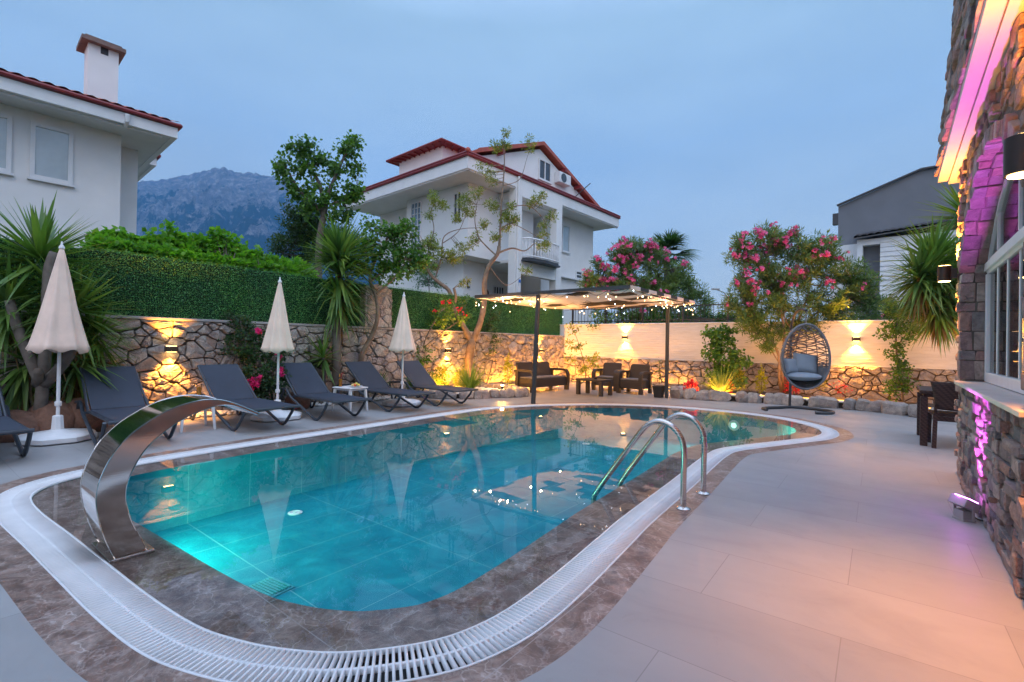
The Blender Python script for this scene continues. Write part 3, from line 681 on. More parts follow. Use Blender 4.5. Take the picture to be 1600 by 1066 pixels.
# cornice boards and leaning stone parapet
CB = M_plain('cream_cornice_board', (.50, .44, .40), .6, var=.05, scale=3)
b = MB(); b.box(-.16, -.075, -3, 7.32, 3.20, 3.26); b.box(-.066, .04, -3, 7.40, 3.185, 3.26); b.box(-.078, -.06, -3, 7.3, 3.225, 3.255); b.build('cornice', CB, hs, bevel=.004)
b = MB(); b.prism([(-.13, -3, 3.262), (.3, -3, 3.262), (.3, -3, 6.2), (.10, -3, 6.2)], (0, 10.28, 0)); b.build('parapet', mt['mortar'], hs)
V_, F_ = ledge_field(10.3, 2.95, 31, rh=(.06, .14), bl=(.12, .4), relief=.05)
m = MB(); m.add([V(-.13-c+b_*.078, -3+a, 3.262+b_) for a, b_, c in V_], F_)
V2, F2 = ledge_field(.42, 2.95, 32, rh=(.06, .14), bl=(.12, .25), relief=.03); m.add([V(-.13+a+b_*.078, 7.28+c, 3.262+b_) for a, b_, c in V2], F2)
m.build('parapet_stone_cladding', mt['ledge'], hs, smooth=True, angle=22)
b = MB(); b.box(.3, 6, -3, 7.0, 3.26, 6.0); b.build('storey_above', mt['white_wall'], hs)
# cylinder lamps on the house wall
def cyl_lamp(y, z, label, e):
    t = empty('wall_lamp', (.55, y, z), 0, label, 'wall lamp', 'round dark up-and-down lamps on the stone house')
    m = MB(); m.cyl((-.12, 0, -.08), (-.12, 0, .08), .060, n=28); m.build('shade', M_plain('bronze_shade', (.045, .028, .02), .35, metal=.3, var=.1), t, smooth=True)
    m = MB(); m.box(-.075, -.02, -.035, .035, -.05, .05); m.build('bracket', mt['black'], t)
    for s_ in (1, -1):
        m = MB(); m.cyl((-.12, 0, s_*.0805), (-.12, 0, s_*.084), .048, n=24); m.build('lens', mt['lamp_glow'], t)
        light('lamp_spot', 'SPOT', (-.12, 0, s_*.095), e*(1.4 if s_ > 0 else .60), WARM, (-.06 if s_ > 0 else -.10, 0, s_*2), t, spot_size=R(150 if s_ > 0 else 98), spot_blend=.9, shadow_soft_size=.05)
cyl_lamp(2.95, 2.11, 'large round lamp glowing orange on the near right house wall, at the photo edge', 420)
cyl_lamp(6.88, 2.10, 'round lamp glowing orange at the far corner of the stone house, before the yucca', 170)

# ================================================================ wall lamps on the garden walls
def box_lamp(loc, nrm_, label, e=150, sz=.045):
    """small up/down box lamp; nrm_ points out of the wall"""
    rz = math.atan2(nrm_[1], nrm_[0])
    t = empty('garden_lamp', loc, rz, label, 'wall lamp', 'small up-and-down lamps on the garden walls')
    m = MB(); m.box(.0, .085, -.085, .085, -sz, sz); m.build('housing', M_plain('bronze_box', (.05, .03, .015), .45, var=.1), t, bevel=.006)
    for s_ in (1, -1):
        m = MB(); m.box(.015, .07, -.065, .065, s_*(sz+.001)-.001, s_*(sz+.001)+.001); m.build('lens', mt['lamp_glow'], t)
        light('lamp_spot', 'SPOT', (.065, 0, s_*(sz+.02)), e*(1 if s_ > 0 else 1.3), (1, .38, .045), (-.02, 0, s_*1.6), t, spot_size=R(92), spot_blend=.7, shadow_soft_size=.018)
box_lamp((WX+.09, 2.68, 1.10), (1, 0), 'leftmost wall lamp glowing on the stone wall, between the second and third loungers')
box_lamp((WX+.09, 8.75, 1.08), (1, 0), 'wall lamp glowing on the stone wall just left of the forked tree')
box_lamp((WX+.09, 12.95, 1.08), (1, 0), 'wall lamp glowing on the stone wall above the sofa')
box_lamp((-6.74, BY-.05, 1.55), (0, -1), 'wall lamp glowing on the white back wall above the two armchairs', 210)
box_lamp((-.69, BY-.05, 1.54), (0, -1), 'wall lamp glowing on the white back wall right of the egg chair', 210)

# ================================================================ neighbouring houses
def frame_win(parent, x, y, z, w_, h_, nrm_, pane='pane', vbars=1, name='window', hb=0, f=.05):
    """window at the lower-left corner (x, y, z); nrm_ 'x' faces +x (width along y), 'y' faces -y (width along x)"""
    t = MB(); g = MB()
    def bx(a0, a1, z0, z1, d0, d1, m):
        if nrm_ == 'x': m.box(x+d0, x+d1, y+a0, y+a1, z+z0, z+z1)
        else: m.box(x+a0, x+a1, y-d1, y-d0, z+z0, z+z1)
    bx(0, w_, 0, f, -.01, .05, t); bx(0, w_, h_-f, h_, -.01, .05, t); bx(0, f, f, h_-f, -.01, .048, t); bx(w_-f, w_, f, h_-f, -.01, .048, t)
    for k in range(1, vbars): bx(w_*k/vbars-f*.6, w_*k/vbars+f*.6, f, h_-f, -.01, .046, t)
    for k in range(1, hb+1): bx(f, w_-f, h_*k/(hb+1)-f*.4, h_*k/(hb+1)+f*.4, -.01, .044, t)
    bx(-.04, w_+.04, -.05, -.002, -.01, .09, t)
    win = t.build(name, mt['white_metal'], parent)
    bx(f*.8, w_-f*.8, f*.8, h_-f*.8, .0, .012, g); g.build('pane', mt[pane], win)
    return win
def tiled(name, P0, P1, P2, P3, mat, parent, pitch=.24, row=.36, amp=.045, thick=.06):
    """roof slope: P0-P1 eave edge, P3-P2 upper edge; wavy rows of tiles"""
    P0, P1, P2, P3 = map(Vector, (P0, P1, P2, P3)); nu = max(2, int((P1-P0).length/pitch*6)); L = ((P3-P0).length+(P2-P1).length)/2
    nr = max(1, int(L/row)); Nn = (P1-P0).cross(P3-P0).normalized(); Nn = Nn if Nn.z > 0 else -Nn
    V_, F_ = [], []; rows = []
    for k in range(nr):
        for e_, lift in ((0, thick), (1, 0.01)):
            t = (k+e_)/nr; A = P0.lerp(P3, t); B_ = P1.lerp(P2, t); off_ = len(V_)
            for i_ in range(nu+1):
                s_ = i_/nu; p = A.lerp(B_, s_); ww = (p-P0).dot((P1-P0).normalized())
                V_.append(p+Nn*(lift+amp*abs(math.sin(ww*PI/pitch))+.006*mnoise.noise(p*6)))
            rows.append(off_)
    for a, b_ in zip(rows[:-1], rows[1:]):
        for i_ in range(nu): F_.append((a+i_, a+i_+1, b_+i_+1, b_+i_))
    m = MB(); m.add(V_, F_)
    m.add([P0-Nn*.04, P1-Nn*.04, P2-Nn*.04, P3-Nn*.04, P0+Nn*.012, P1+Nn*.012, P2+Nn*.012, P3+Nn*.012], [(3,2,1,0),(0,1,5,4),(1,2,6,5),(2,3,7,6),(3,0,4,7)])
    return m.build(name, mat, parent, smooth=True, angle=40, fix=False)
# ---- left house (white, red roof, chimney)
SB = -.45
hl = empty('white_house', (-14.575, 4.39, 0), R(-3), 'white house at the left edge with red tile roof, tall chimney and blind-covered window', 'house')
m = MB(); m.box(-9, -1, -9, -.97, 0, 6.46); m.box(-9, -1.9, -.97, SB, 0, 6.46); m.build('wall', mt['white_wall'], hl)
m = MB(); m.box(-9.5, -.03, -9.5, -.03, 6.46, 6.56); m.build('soffit', mt['soffit'], hl)
m = MB(); m.box(-.12, .0, -9.5, 0, 6.44, 6.70); m.box(-9.5, -.12, -.12, 0, 6.44, 6.70); m.box(-.20, -.13, -9.4, -.3, 6.40, 6.455); m.build('fascia', mt['white_trim'], hl)
m = MB(); m.tube([(.05, -9.5, 6.76), (.05, .06, 6.76)], .05); m.tube([(-9.5, .05, 6.76), (.05, .05, 6.76)], .05); m.build('gutter', mt['dark_red'], hl, smooth=True)
tiled('roof', (.03, -9.5, 6.76), (.03, .03, 6.76), (-4, -4, 8.2), (-4, -9.5, 8.2), mt['roof_tile'], hl)
rf = tiled('roof', (.03, .03, 6.76), (-9.5, .03, 6.76), (-9.5, -4, 8.2), (-4, -4, 8.2), mt['roof_tile'], hl)
ch = MB(); ch.box(-2.6, -2.0, -1.53, -.90, 7.2, 9.0); ch = ch.build('chimney', mt['white_wall'], hl)
m = MB(); m.prism([(-2.75, -1.66, 9.0), (-1.85, -1.66, 9.0), (-1.85, -1.22, 9.16), (-1.85, -.78, 9.0), (-2.75, -.78, 9.0), (-2.75, -1.22, 9.16)], (0, 0, .1)) if 0 else m.box(-2.78, -1.84, -1.68, -.77, 9.002, 9.10)
m.box(-2.70, -1.92, -1.60, -.85, 9.102, 9.17); m.build('chimney_cap', M_plain('weathered_concrete', (.20, .13, .11), .9, var=.4, scale=4), ch)
m = MB(); m.box(-2.05, -1.995, -1.28, -1.12, 8.82, 8.998); m.build('smoke_hole', mt['black'], ch)
frame_win(hl, -.995, -2.63, 4.93, .74, 1.30, 'x', f=.085); frame_win(hl, -.995, -3.85, 4.93, .93, 1.30, 'x', vbars=2, f=.085)
m = MB(); m.tube([(.09, -1.05, 6.66), (.06, -1.05, 6.5), (-.1, -1.05, 6.42)], .05); m.build('downspout', mt['white_trim'], hl, smooth=True)
# lower wing behind
E2 = at(245, 243, 15.8); q = Vector(hl.location); c3, s3 = math.cos(R(3)), math.sin(R(3)); dx, dy = E2.x-q.x, E2.y-q.y; lx, ly = dx*c3-dy*s3, dx*s3+dy*c3
m = MB(); m.box(lx-3, lx-.08, ly-3, ly-.08, E2.z-.32, E2.z-.2); m.build('soffit', mt['soffit'], hl)
m = MB(); m.box(lx-3, lx, ly-.1, ly, E2.z-.34, E2.z-.02); m.box(lx-.1, lx, ly-3, ly-.1, E2.z-.34, E2.z-.02); m.build('fascia', mt['white_trim'], hl)
tiled('roof', (lx+.03, ly-3, E2.z), (lx+.03, ly+.03, E2.z), (lx-2, ly-1.5, E2.z+.35), (lx-2, ly-3, E2.z+.35), mt['roof_tile'], hl)
m = MB(); m.tube([(lx+.05, ly-3, E2.z-.02), (lx+.05, ly+.05, E2.z-.02), (lx-3, ly+.05, E2.z-.02)], .07, 8); m.build('gutter', mt['dark_red'], hl, smooth=True)
m = MB(); m.box(lx-3, lx-1.0, ly-3, ly-.9, 0, E2.z-.33); m.build('wing_wall', mt['white_wall'], hl)

# ---- centre house
hc = empty('villa', (-11.797, 12.294, 0), R(-3), 'large white villa beyond the wall with balconies, red gutters, gable and hipped tower', 'villa')
A_ = -1.1
m = MB(); m.box(-5.0, A_, 1.1, 5.1, 4.66, 7.45); m.box(-5.0, A_-.7, 5.1, 5.7, 4.66, 7.45); m.box(-8.0, -5.0, 1.75, 5.7, 4.66, 7.45)
m.box(-8.0, -2.0, 1.75, 3.0, 0, 4.658); m.box(-8.0, -3.0, 3.0, 5.7, 0, 4.658); m.box(-8, A_, 5.7, 10.1, 0, 7.45); m.build('wall', mt['white_wall'], hc)
m = MB(); m.box(-8.3, -.06, .06, 10.74, 7.452, 7.52); m.build('soffit', mt['soffit'], hc)
for (x0,x1,y0,y1) in ((-8.3, 0, 0, .09), (-.09, 0, .09, 2.79), (-.09, 0, 5.75, 10.8)):
    m = MB(); m.box(x0, x1, y0, y1, 7.45, 7.87); m.box(x0+.02 if x1 > -.01 and x0 < -5 else x0-.05, x1-.05, y0+.05 if x0 < -5 else y0, y1+.06 if x0 < -5 else y1, 7.40, 7.451); m.build('fascia', mt['white_trim'], hc)
m = MB(); m.box(-8.3, -.09, 10.71, 10.8, 7.45, 7.87); m.build('fascia', mt['white_trim'], hc)
m = MB()
for z, rr in ((7.92, .05), (8.01, .045)):
    m.tube([(-8.3, -.04, z), (.04, -.04, z)], rr, 6); m.tube([(.04, -.04, z), (.04, 10.84, z)], rr, 6)
m.box(-8.3, .05, .0, .1, 7.88, 8.04); m.box(-.05, .05, .1, 10.84, 7.88, 8.04); m.build('gutter', mt['dark_red'], hc, smooth=True)
tiled('roof', (-8.3, .10, 7.99), (-.10, .10, 7.99), (-4.15, 4.1, 8.9), (-8.3, 4.1, 8.9), mt['roof_tile'], hc)
tiled('roof', (-.10, .10, 7.99), (-.10, 10.75, 7.99), (-4.15, 6.7, 8.9), (-4.15, 4.1, 8.9), mt['roof_tile'], hc)
m = MB(); m.ball((0, 0, 8.08), .1); m.build('ridge_knob', mt['red_wood'], hc, smooth=True)
# projecting balcony bay, flush with the eaves
m = MB(); m.box(-.35, .0, 2.62, 3.0, 0, 7.16); m.box(-.35, 0, 5.35, 5.75, 0, 7.16); m.box(-.35, 0.004, 2.62, 5.75, 7.162, 7.87); m.box(-1.8, -.352, 2.8, 5.75, 7.10, 7.40)
m.box(-2.9, .0, 3.001, 5.349, 4.60, 4.72); m.box(-.30, -.02, 3.001, 5.349, 4.08, 4.598); m.build('balcony_frame', mt['white_wall'], hc)
m = MB(); m.prism([(.002, 3.05, 4.74), (.002, 5.3, 4.74), (.28, 5.15, 4.74), (.42, 4.2, 4.74), (.28, 3.2, 4.74)], (0, 0, -.09)); m.prism([(.002, 3.0, 4.65), (.002, 5.35, 4.65), (.34, 5.2, 4.65), (.5, 4.2, 4.65), (.34, 3.1, 4.65)], (0, 0, -.06)); m.build('balcony_slab', mt['dark_grey'], hc)
bal = MB(); cpts = catmull([(.02, 3.05), (.26, 3.2), (.38, 4.2), (.26, 5.15), (.02, 5.3)], .14, False)
bal.tube([(p[0], p[1], 5.50) for p in cpts], .04, 6); bal.tube([(p[0], p[1], 4.80) for p in cpts], .035, 6)
for p in cpts: bal.lathe([(.02, 0), (.028, .12), (.05, .25), (.03, .42), (.02, .55), (.03, .66)], (p[0], p[1], 4.82), 6)
bal.build('balustrade', mt['white_plastic'], hc, smooth=True)
m = MB(); m.tube([(.05, 2.72, 0), (.05, 2.72, 7.87)], .05, 8); m.build('downspout', mt['white_trim'], hc, smooth=True)
frame_win(hc, -1.79, 4.55, 4.73, .75, 2.0, 'x', 'dark_pane', 1, 'balcony_door', 1); frame_win(hc, -1.79, 5.32, 5.9, .34, .9, 'x', 'dark_pane')
m = MB(); m.box(-1.85, -1.795, 2.8, 5.7, 4.721, 7.09); m.build('recess_wall', mt['white_wall'], hc)
frame_win(hc, A_+.005, 7.28, 5.78, .62, 1.30, 'x', 'pane'); frame_win(hc, A_+.005, 8.5, 4.45, .55, .55, 'x', 'dark_pane', 1, 'window', 2)
frame_win(hc, -4.61, 1.095, 5.0, .66, 2.25, 'y', 'block_pane', 3, 'glass_block_window', 8, .03); frame_win(hc, -1.9, 1.095, 6.12, .46, 1.05, 'y', 'dark_pane', 2)
# porch: dark arched door, barred window
m = MB(); m.prism([(-2.99, 3.15, 1.5)]+[(-2.99, 3.15+.55*(1-math.cos(PI*k/8)), 3.55+.32*math.sin(PI*k/8)) for k in range(9)]+[(-2.99, 4.25, 1.5)], (.05, 0, 0)); m.build('front_door', M_plain('dark_door', (.05, .02, .02), .4), hc)
frame_win(hc, -2.98, 4.55, 2.6, .7, 1.35, 'x', 'dark_pane', 4, 'barred_window', 3, .025)
m = MB(); m.box(-1.995, -1.93, 1.95, 2.07, 3.55, 3.85); m.build('porch_lamp', mt['black'], hc); m = MB(); m.box(-1.93, -1.922, 1.97, 2.05, 3.6, 3.78); m.build('house_plate', mt['white_plastic'], hc)
m = MB(); m.box(.005, .02, 3.02, 3.16, 3.72, 3.86) if 0 else m.box(.002, .016, 2.86, 2.98, 3.72, 3.84); m.build('blue_number_plate', M_plain('blue_enamel', (.02, .14, .5), .4), hc)
m = MB(); m.box(A_, -.9, 5.76, 10.1, 4.5, 4.56); m.build('string_course', mt['white_trim'], hc)
# gable
gx = -.62
m = MB(); m.prism([(gx, 1.3, 8.06), (gx, 8.5, 8.06), (gx, 8.5, 8.42), (gx, 4.86, 9.80), (gx, 1.3, 8.42)], (-7, 0, 0)); m.build('gable_wall', mt['white_wall'], hc)
ap_, lf, rt = (4.86, 9.92), (.95, 8.40), (9.55, 8.16)
for (e_, nm) in ((lf, 'rake_board'), (rt, 'rake_board')):
    m = MB(); m.prism([(-.38, ap_[0], ap_[1]), (-.38, e_[0], e_[1]), (-.38, e_[0], e_[1]+.16), (-.38, ap_[0], ap_[1]+.16)], (-.08, 0, 0)); m.build(nm, mt['red_wood'], hc)
    m = MB(); m.prism([(-.46, ap_[0], ap_[1]+.02), (-.46, e_[0], e_[1]+.02), (-.46, e_[0], e_[1]+.14), (-.46, ap_[0], ap_[1]+.14)], (-7.2, 0, 0)); m.build('gable_slab', mt['red_wood'], hc)
m = MB()
for yy in (2.2, 6.4, 7.6): m.obox((-.52, yy, (ap_[1]-(abs(yy-4.86)*(.39 if yy < 4.86 else .375)))-.10), .24, .07, .08)
m.build('rafter_ends', mt['dark_red'], hc)
frame_win(hc, gx+.006, 4.78, 8.50, .86, .88, 'x', 'dark_pane', 2)
ac = MB(); ac.box(gx, gx+.30, 5.95, 6.85, 8.62, 9.1); ac = ac.build('air_conditioner', mt['white_plastic'], hc, bevel=.02)
m = MB(); m.cyl((gx+.301, 6.28, 8.86), (gx+.315, 6.28, 8.86), .2, n=20); m.build('fan_grille', mt['dark_pane'], ac)
m = MB(); m.beam((-.4, 7.3, 8.25), (.0, 8.0, 9.0), .04, .04); m.build('antenna', mt['black'], hc)
# dark roof slab behind the gable (rear dormer)
m = MB(); m.prism([(-2.0, 10.2, 8.3), (-2.0, 9.4, 9.6), (-2.0, 8.4, 9.72), (-2.0, 8.2, 8.3)], (-1.5, 0, 0)); m.build('rear_dormer', mt['grey_render'], hc)
# tower with hipped roof
m = MB(); m.box(-7.35, -4.15, 2.35, 5.75, 8.1, 10.08); m.build('tower_wall', mt['white_wall'], hc)
m = MB(); cx_, cy_ = -5.8, 4.0; ex0, ex1, ey0, ey1, ez, az = -7.85, -3.75, 1.95, 6.1, 10.12, 10.95
P4 = [(ex0, ey0, ez), (ex1, ey0, ez), (ex1, ey1, ez), (ex0, ey1, ez)]
m.add(P4+[(cx_, cy_, az)], [(0,1,4),(1,2,4),(2,3,4),(3,0,4)]); m.build('tower_roof', mt['roof_tile'], hc)
m = MB(); m.add(P4+[(-7.35, 2.35, 10.06), (-4.15, 2.35, 10.06), (-4.15, 5.75, 10.06), (-7.35, 5.75, 10.06)], [(0,1,5,4),(1,2,6,5),(2,3,7,6),(3,0,4,7)])
for a, b_ in ((0, 1), (1, 2), (2, 3), (3, 0)): m.tube([P4[a], P4[b_]], .055, 6)
for k in range(9):
    t_ = (k+.5)/9; m.beam((ex0+(ex1-ex0)*t_, ey0+.05, ez-.05), (-7.35+3.2*t_, 2.35, 10.02), .06, .05); m.beam((ex1-.05, ey0+(ey1-ey0)*t_, ez-.05), (-4.15, 2.35+3.4*t_, 10.02), .06, .05)
m.build('tower_eaves', mt['dark_red'], hc)
m = MB(); m.ball((cx_, cy_, az+.03), .12); m.build('tower_finial', mt['red_wood'], hc, smooth=True)
c4 = MB(); c4.box(-7.9, -7.6, 2.2, 2.5, 8.0, 9.0); c4 = c4.build('chimney', mt['white_wall'], hc)
m = MB(); m.box(-7.8, -7.68, 2.19, 2.20, 8.72, 8.9); m.build('flue_opening', mt['black'], c4)
a2 = MB(); a2.box(-6.9, -6.2, 1.45, 1.745, 5.2, 5.75); a2 = a2.build('air_conditioner', mt['white_plastic'], hc, bevel=.02)
m = MB(); m.cyl((-6.4, 1.44, 5.5), (-6.4, 1.425, 5.5), .18, n=20); m.build('fan_grille', mt['dark_pane'], a2)

# ---- grey building on the right and its white annex
gr = empty('grey_building', (-1.985, 26.378, 0), R(-3), 'plain grey rendered building with sloping roofline behind the white annex', 'building')
m = MB(); m.prism([(0, 0, 0), (9, 0, 0), (9, 0, 8.1), (3.95, 0, 8.80), (2.88, 0, 8.80), (0, 0, 7.80)], (0, 9, 0)); m.build('wall', mt['grey_render'], gr)
m = MB(); m.beam((-.05, -.06, 7.83), (2.88, -.06, 8.84), .14, .07); m.beam((2.88, -.06, 8.84), (4.1, -.06, 8.83), .14, .07); m.box(-.22, 0, 0, .3, 7.0, 7.5); m.build('roof_trim', mt['dark_grey'], gr)
an = empty('annex', (-1.985, 26.378, 0), R(-3), 'white sided annex with grey tile roof and dark doorway in front of the grey building', 'building')
m = MB(); m.box(.80, 1.0, -.9, 0, 0, 6.0); m.box(1.6, 6, -.9, -.003, 0, 6.0); m.box(1.0, 1.6, -.9, 0, 5.75, 6.0); m.build('wall', mt['siding'], an)
m = MB(); 
for k in range(26): m.prism([(1.6, -.902, 6-.2*k-.2), (1.6, -.93, 6-.2*k-.2), (1.6, -.905, 6-.2*k)], (4.4, 0, 0))
m.build('siding_boards', mt['siding'], an)
m = MB(); m.box(1.0, 1.6, -.5, -.003, 0, 5.75); m.build('doorway', mt['grey_render'], an)
tiled('roof', (.7, -1.15, 6.05), (6.2, -1.15, 6.42), (6.2, -.02, 6.75), (.7, -.02, 6.38), mt['grey_tile'], an)
wl = MB(); wl.box(-.2, .78, -.6, -.003, 0, 5.9); wl.build('side_wall', mt['siding'], an)

# ================================================================ mountain
prof = [(60, 300), (150, 292), (215, 283), (250, 280), (280, 272), (310, 266), (345, 262), (365, 268), (390, 267), (405, 272), (425, 276), (450, 291), (470, 310), (500, 335), (540, 360), (600, 400), (660, 440), (720, 480)]
RD = 3600.0; nx, ny = 260, 80; V_ = []; F_ = []
xs = np.linspace(60, 720, nx); ridge = np.interp(xs, [p[0] for p in prof], [p[1] for p in prof])
for k in range(ny):
    t = k/(ny-1); dep = RD*(.40+.60*t) if t < .9 else RD*(.94+ (t-.9)*2.2)
    for i_ in range(nx):
        p = at(xs[i_], ridge[i_], RD*.94); hgt = p.z
        base = at(xs[i_], 533, dep); env = (t/.9)**1.35 if t < .9 else 1-(t-.9)*4
        q = V(base.x/420, base.y/420, 1.3); nn_ = 0; am = 1; fq = 1
        for _ in range(7): nn_ += am*(1-abs(mnoise.noise(q*fq))*2); am *= .5; fq *= 2.1
        hh = hgt*env+ (nn_-1.0)*260*math.sin(PI*min(t/.93, 1))*(.35+.65*t)
        if t < .9: hh = min(hh, hgt*(.45+.55*(t/.9)))
        hh += 30*(abs(mnoise.noise(V(xs[i_]/14, t*8, 0)))-.2)+12*mnoise.noise(V(xs[i_]/3, t*20, 5))
        V_.append((base.x, base.y, hh))
for k in range(ny-1):
    for i_ in range(nx-1): a = k*nx+i_; F_.append((a, a+1, a+nx+1, a+nx))
t = Nt('mountain_rock'); v = t.coord(scale=(.001, .001, .001)); n1 = t.noise(v, 5, 9, .68, .6); n2 = t.noise(v, 26, 7, .7)
sp = t.n('ShaderNodeSeparateXYZ'); t.l(t.coord(), sp.inputs[0])
hz = t.math('DIVIDE', sp.outputs[2], 1300.0); fac = t.math('ADD', hz, t.math('MULTIPLY', t.math('ADD', n1, -.5), 1.9))
rock = t.ramp(n2, [(.3, (.06,.06,.065)), (.5, (.13,.125,.13)), (.7, (.32,.30,.30))])
n5 = t.noise(t.coord(scale=(.001, .001, .0006)), 14, 9, .75, 1.0); fac = t.math('ADD', fac, t.math('MULTIPLY', t.math('ADD', n5, -.5), 1.2))
c = t.mix(t.ramp(fac, [(.52, 0.0), (.62, 1.0)]), (.010, .022, .022), rock)
t.pbsdf(c, .95, 0, t.bump(n2, .8, 60), .1)
m = MB(); m.add(V_, F_); m.build('mountain', t.m, smooth=True, angle=0, fix=False, kind='structure')
# ================================================================ FURNITURE
def make_lounger():
    t = empty('sun_lounger', (0, 0, 0)); t['category'] = 'sun lounger'; t['group'] = 'charcoal sun loungers in a row along the stone wall'
    hw = .345
    for s_ in (-1, 1):
        y = s_*hw; m = MB(); rr = .021
        m.tube([(-.03, y, .37), (.0, y, .392), (.25, y, .405), (.5, y, .43), (.56, y, .41), (.70, y, .30), (1.42, y, .045), (1.50, y, .018), (1.57, y, .02), (1.63, y, .05), (1.80, y, .22), (1.86, y, .315)], rr, 8)
        m.tube([(-.02, y, .38), (.08, y, .03), (.12, y, .012), (.17, y, .03), (.46, y, .42)], rr, 8)
        m.build('side_frame', mt['anthracite'], t, smooth=True)
    m = MB()
    for s_ in (-1, 1):
        y = s_*(hw-.035); m.tube([(.80, y, .335), (2.02, y, .33)], .017, 8)
    m.tube([(2.02, -hw, .33), (2.02, hw, .33)], .02, 8); m.tube([(.72, -hw, .31), (.72, hw, .31)], .016, 8); pass
    m.build('seat_frame', mt['anthracite'], t, smooth=True)
    m = MB()
    for s_ in (-1, 1): m.tube([(.80, s_*(hw-.035), .335), (.15, s_*(hw-.055), .845)], .017, 8)
    m.tube([(.15, -hw+.05, .845), (.15, hw-.05, .845)], .018, 8); pass
    m.build('back_frame', mt['anthracite'], t, smooth=True)
    def sling(nm, p0, p1, sag):
        m = MB(); n = 8; k = 8; w2 = hw-(.045 if nm == 'seat_sling' else .065); p0 = Vector(p0); p1 = Vector(p1); Nn = V(-(p1-p0).z, 0, (p1-p0).x).normalized(); Nn = Nn if Nn.z > 0 else -Nn
        for z in (0, 1):
            for i_ in range(n+1):
                for j_ in range(k+1):
                    a = i_/n; b_ = j_/k; p = p0.lerp(p1, a)+V(0, (b_*2-1)*w2, 0)-Nn*(sag*math.sin(PI*a)**.7*math.sin(PI*b_)**.6)+Nn*(.012-.006*z); m.v.append(tuple(p))
        q = (n+1)*(k+1)
        for z in (0, 1):
            for i_ in range(n):
                for j_ in range(k): a = z*q+i_*(k+1)+j_; m.f.append((a, a+1, a+k+2, a+k+1))
        return m.build(nm, mt['sling'], t, smooth=True, fix=False, angle=0)
    sling('seat_sling', (.82, 0, .34), (2.0, 0, .338), .035); sling('back_sling', (.16, 0, .842), (.79, 0, .345), .03)
    return t
ly = [.44, 1.82, 3.20, 4.50, 5.82, 7.08]
ll = ['leftmost charcoal sun lounger, cut off by the left edge of the photo', 'charcoal sun lounger just right of the large closed parasol, behind the steel fountain',
      'charcoal sun lounger third from the left, below the pink rose bush', 'charcoal sun lounger right of the middle parasol, left of the white juice table',
      'charcoal sun lounger right of the white table with orange juice', 'farthest charcoal sun lounger, under the forked tree with the lit wall lamp']
lo0 = make_lounger()
for k in range(6):
    o = lo0 if k == 0 else copy_tree(lo0)
    o.location = (-8.72+[.0, 0, .02, 0, -.02, .03][k], ly[k], 0); o.rotation_euler = (0, 0, R([2, -1.2, 1.4, -.8, 2.2, -1.8][k])); o['label'] = ll[k]
# parasols (closed)
def parasol(x, y, rad, top, label, seed):
    t = empty('closed_parasol', (x, y, 0), R(seed*17), label, 'parasol', 'closed cream parasols between the loungers')
    m = MB(); m.lathe([(.33, .0), (.37, .02), (.37, .07), (.33, .095), (.12, .12), (.06, .14), (.05, .30), (.035, .31)], n=32, sq=(8, .05)); m.build('base', mt['white_plastic'], t, smooth=True, angle=30)
    m = MB(); m.tube([(0, 0, .3), (0, 0, top)], .019, 10); m.lathe([(.03, .42), (.034, .43), (.034, .47), (.03, .48)], n=12); m.build('pole', mt['white_metal'], t, smooth=True)
    n = 64; rows = 16; vs_ = []; r_ = random.Random(seed); ph = [r_.uniform(0, 6) for _ in range(4)]
    zb_ = 1.09
    for k in range(rows+1):
        a = k/rows; z = zb_+(top-zb_)*a; rr = rad*(1-a)**.92+.014; rr *= 1-.10*math.sin(PI*a*.9)*(1 if a < .9 else 0)
        for i_ in range(n):
            an = 2*PI*i_/n
            f_ = 1+(.085*math.cos(8*an+.4*math.sin(2*a*3+ph[0]))+.03*math.cos(5*an+ph[1]+a)+.035*math.cos(13*an+ph[2]))*(1-a)**.3
            vs_.append((rr*f_*math.cos(an), rr*f_*math.sin(an), z+(.022*math.cos(8*an)+.012*math.cos(3*an+ph[3]) if k == 0 else 0)))
    m = MB(); m.add(vs_, [(k*n+i_, k*n+(i_+1) % n, (k+1)*n+(i_+1) % n, (k+1)*n+i_) for k in range(rows) for i_ in range(n)])
    c_ = m.build('canopy', mt['parasol'], t, smooth=True, angle=0, fix=False); so_ = c_.modifiers.new('thick', 'SOLIDIFY'); so_.thickness = .006
    m = MB(); m.lathe([(.03, 0), (.03, .02), (.012, .05), (.008, .09)], (0, 0, top-.02), 12); m.build('finial', mt['white_plastic'], t, smooth=True)
parasol(-7.98, 1.22, .265, 2.36, 'leftmost closed cream parasol, largest in the photo, beside the yucca', 1)
parasol(-7.78, 3.80, .225, 2.22, 'middle closed cream parasol between the third and fourth loungers', 2)
parasol(-7.79, 6.33, .245, 2.22, 'farthest closed cream parasol, in front of the stone pillar', 3)
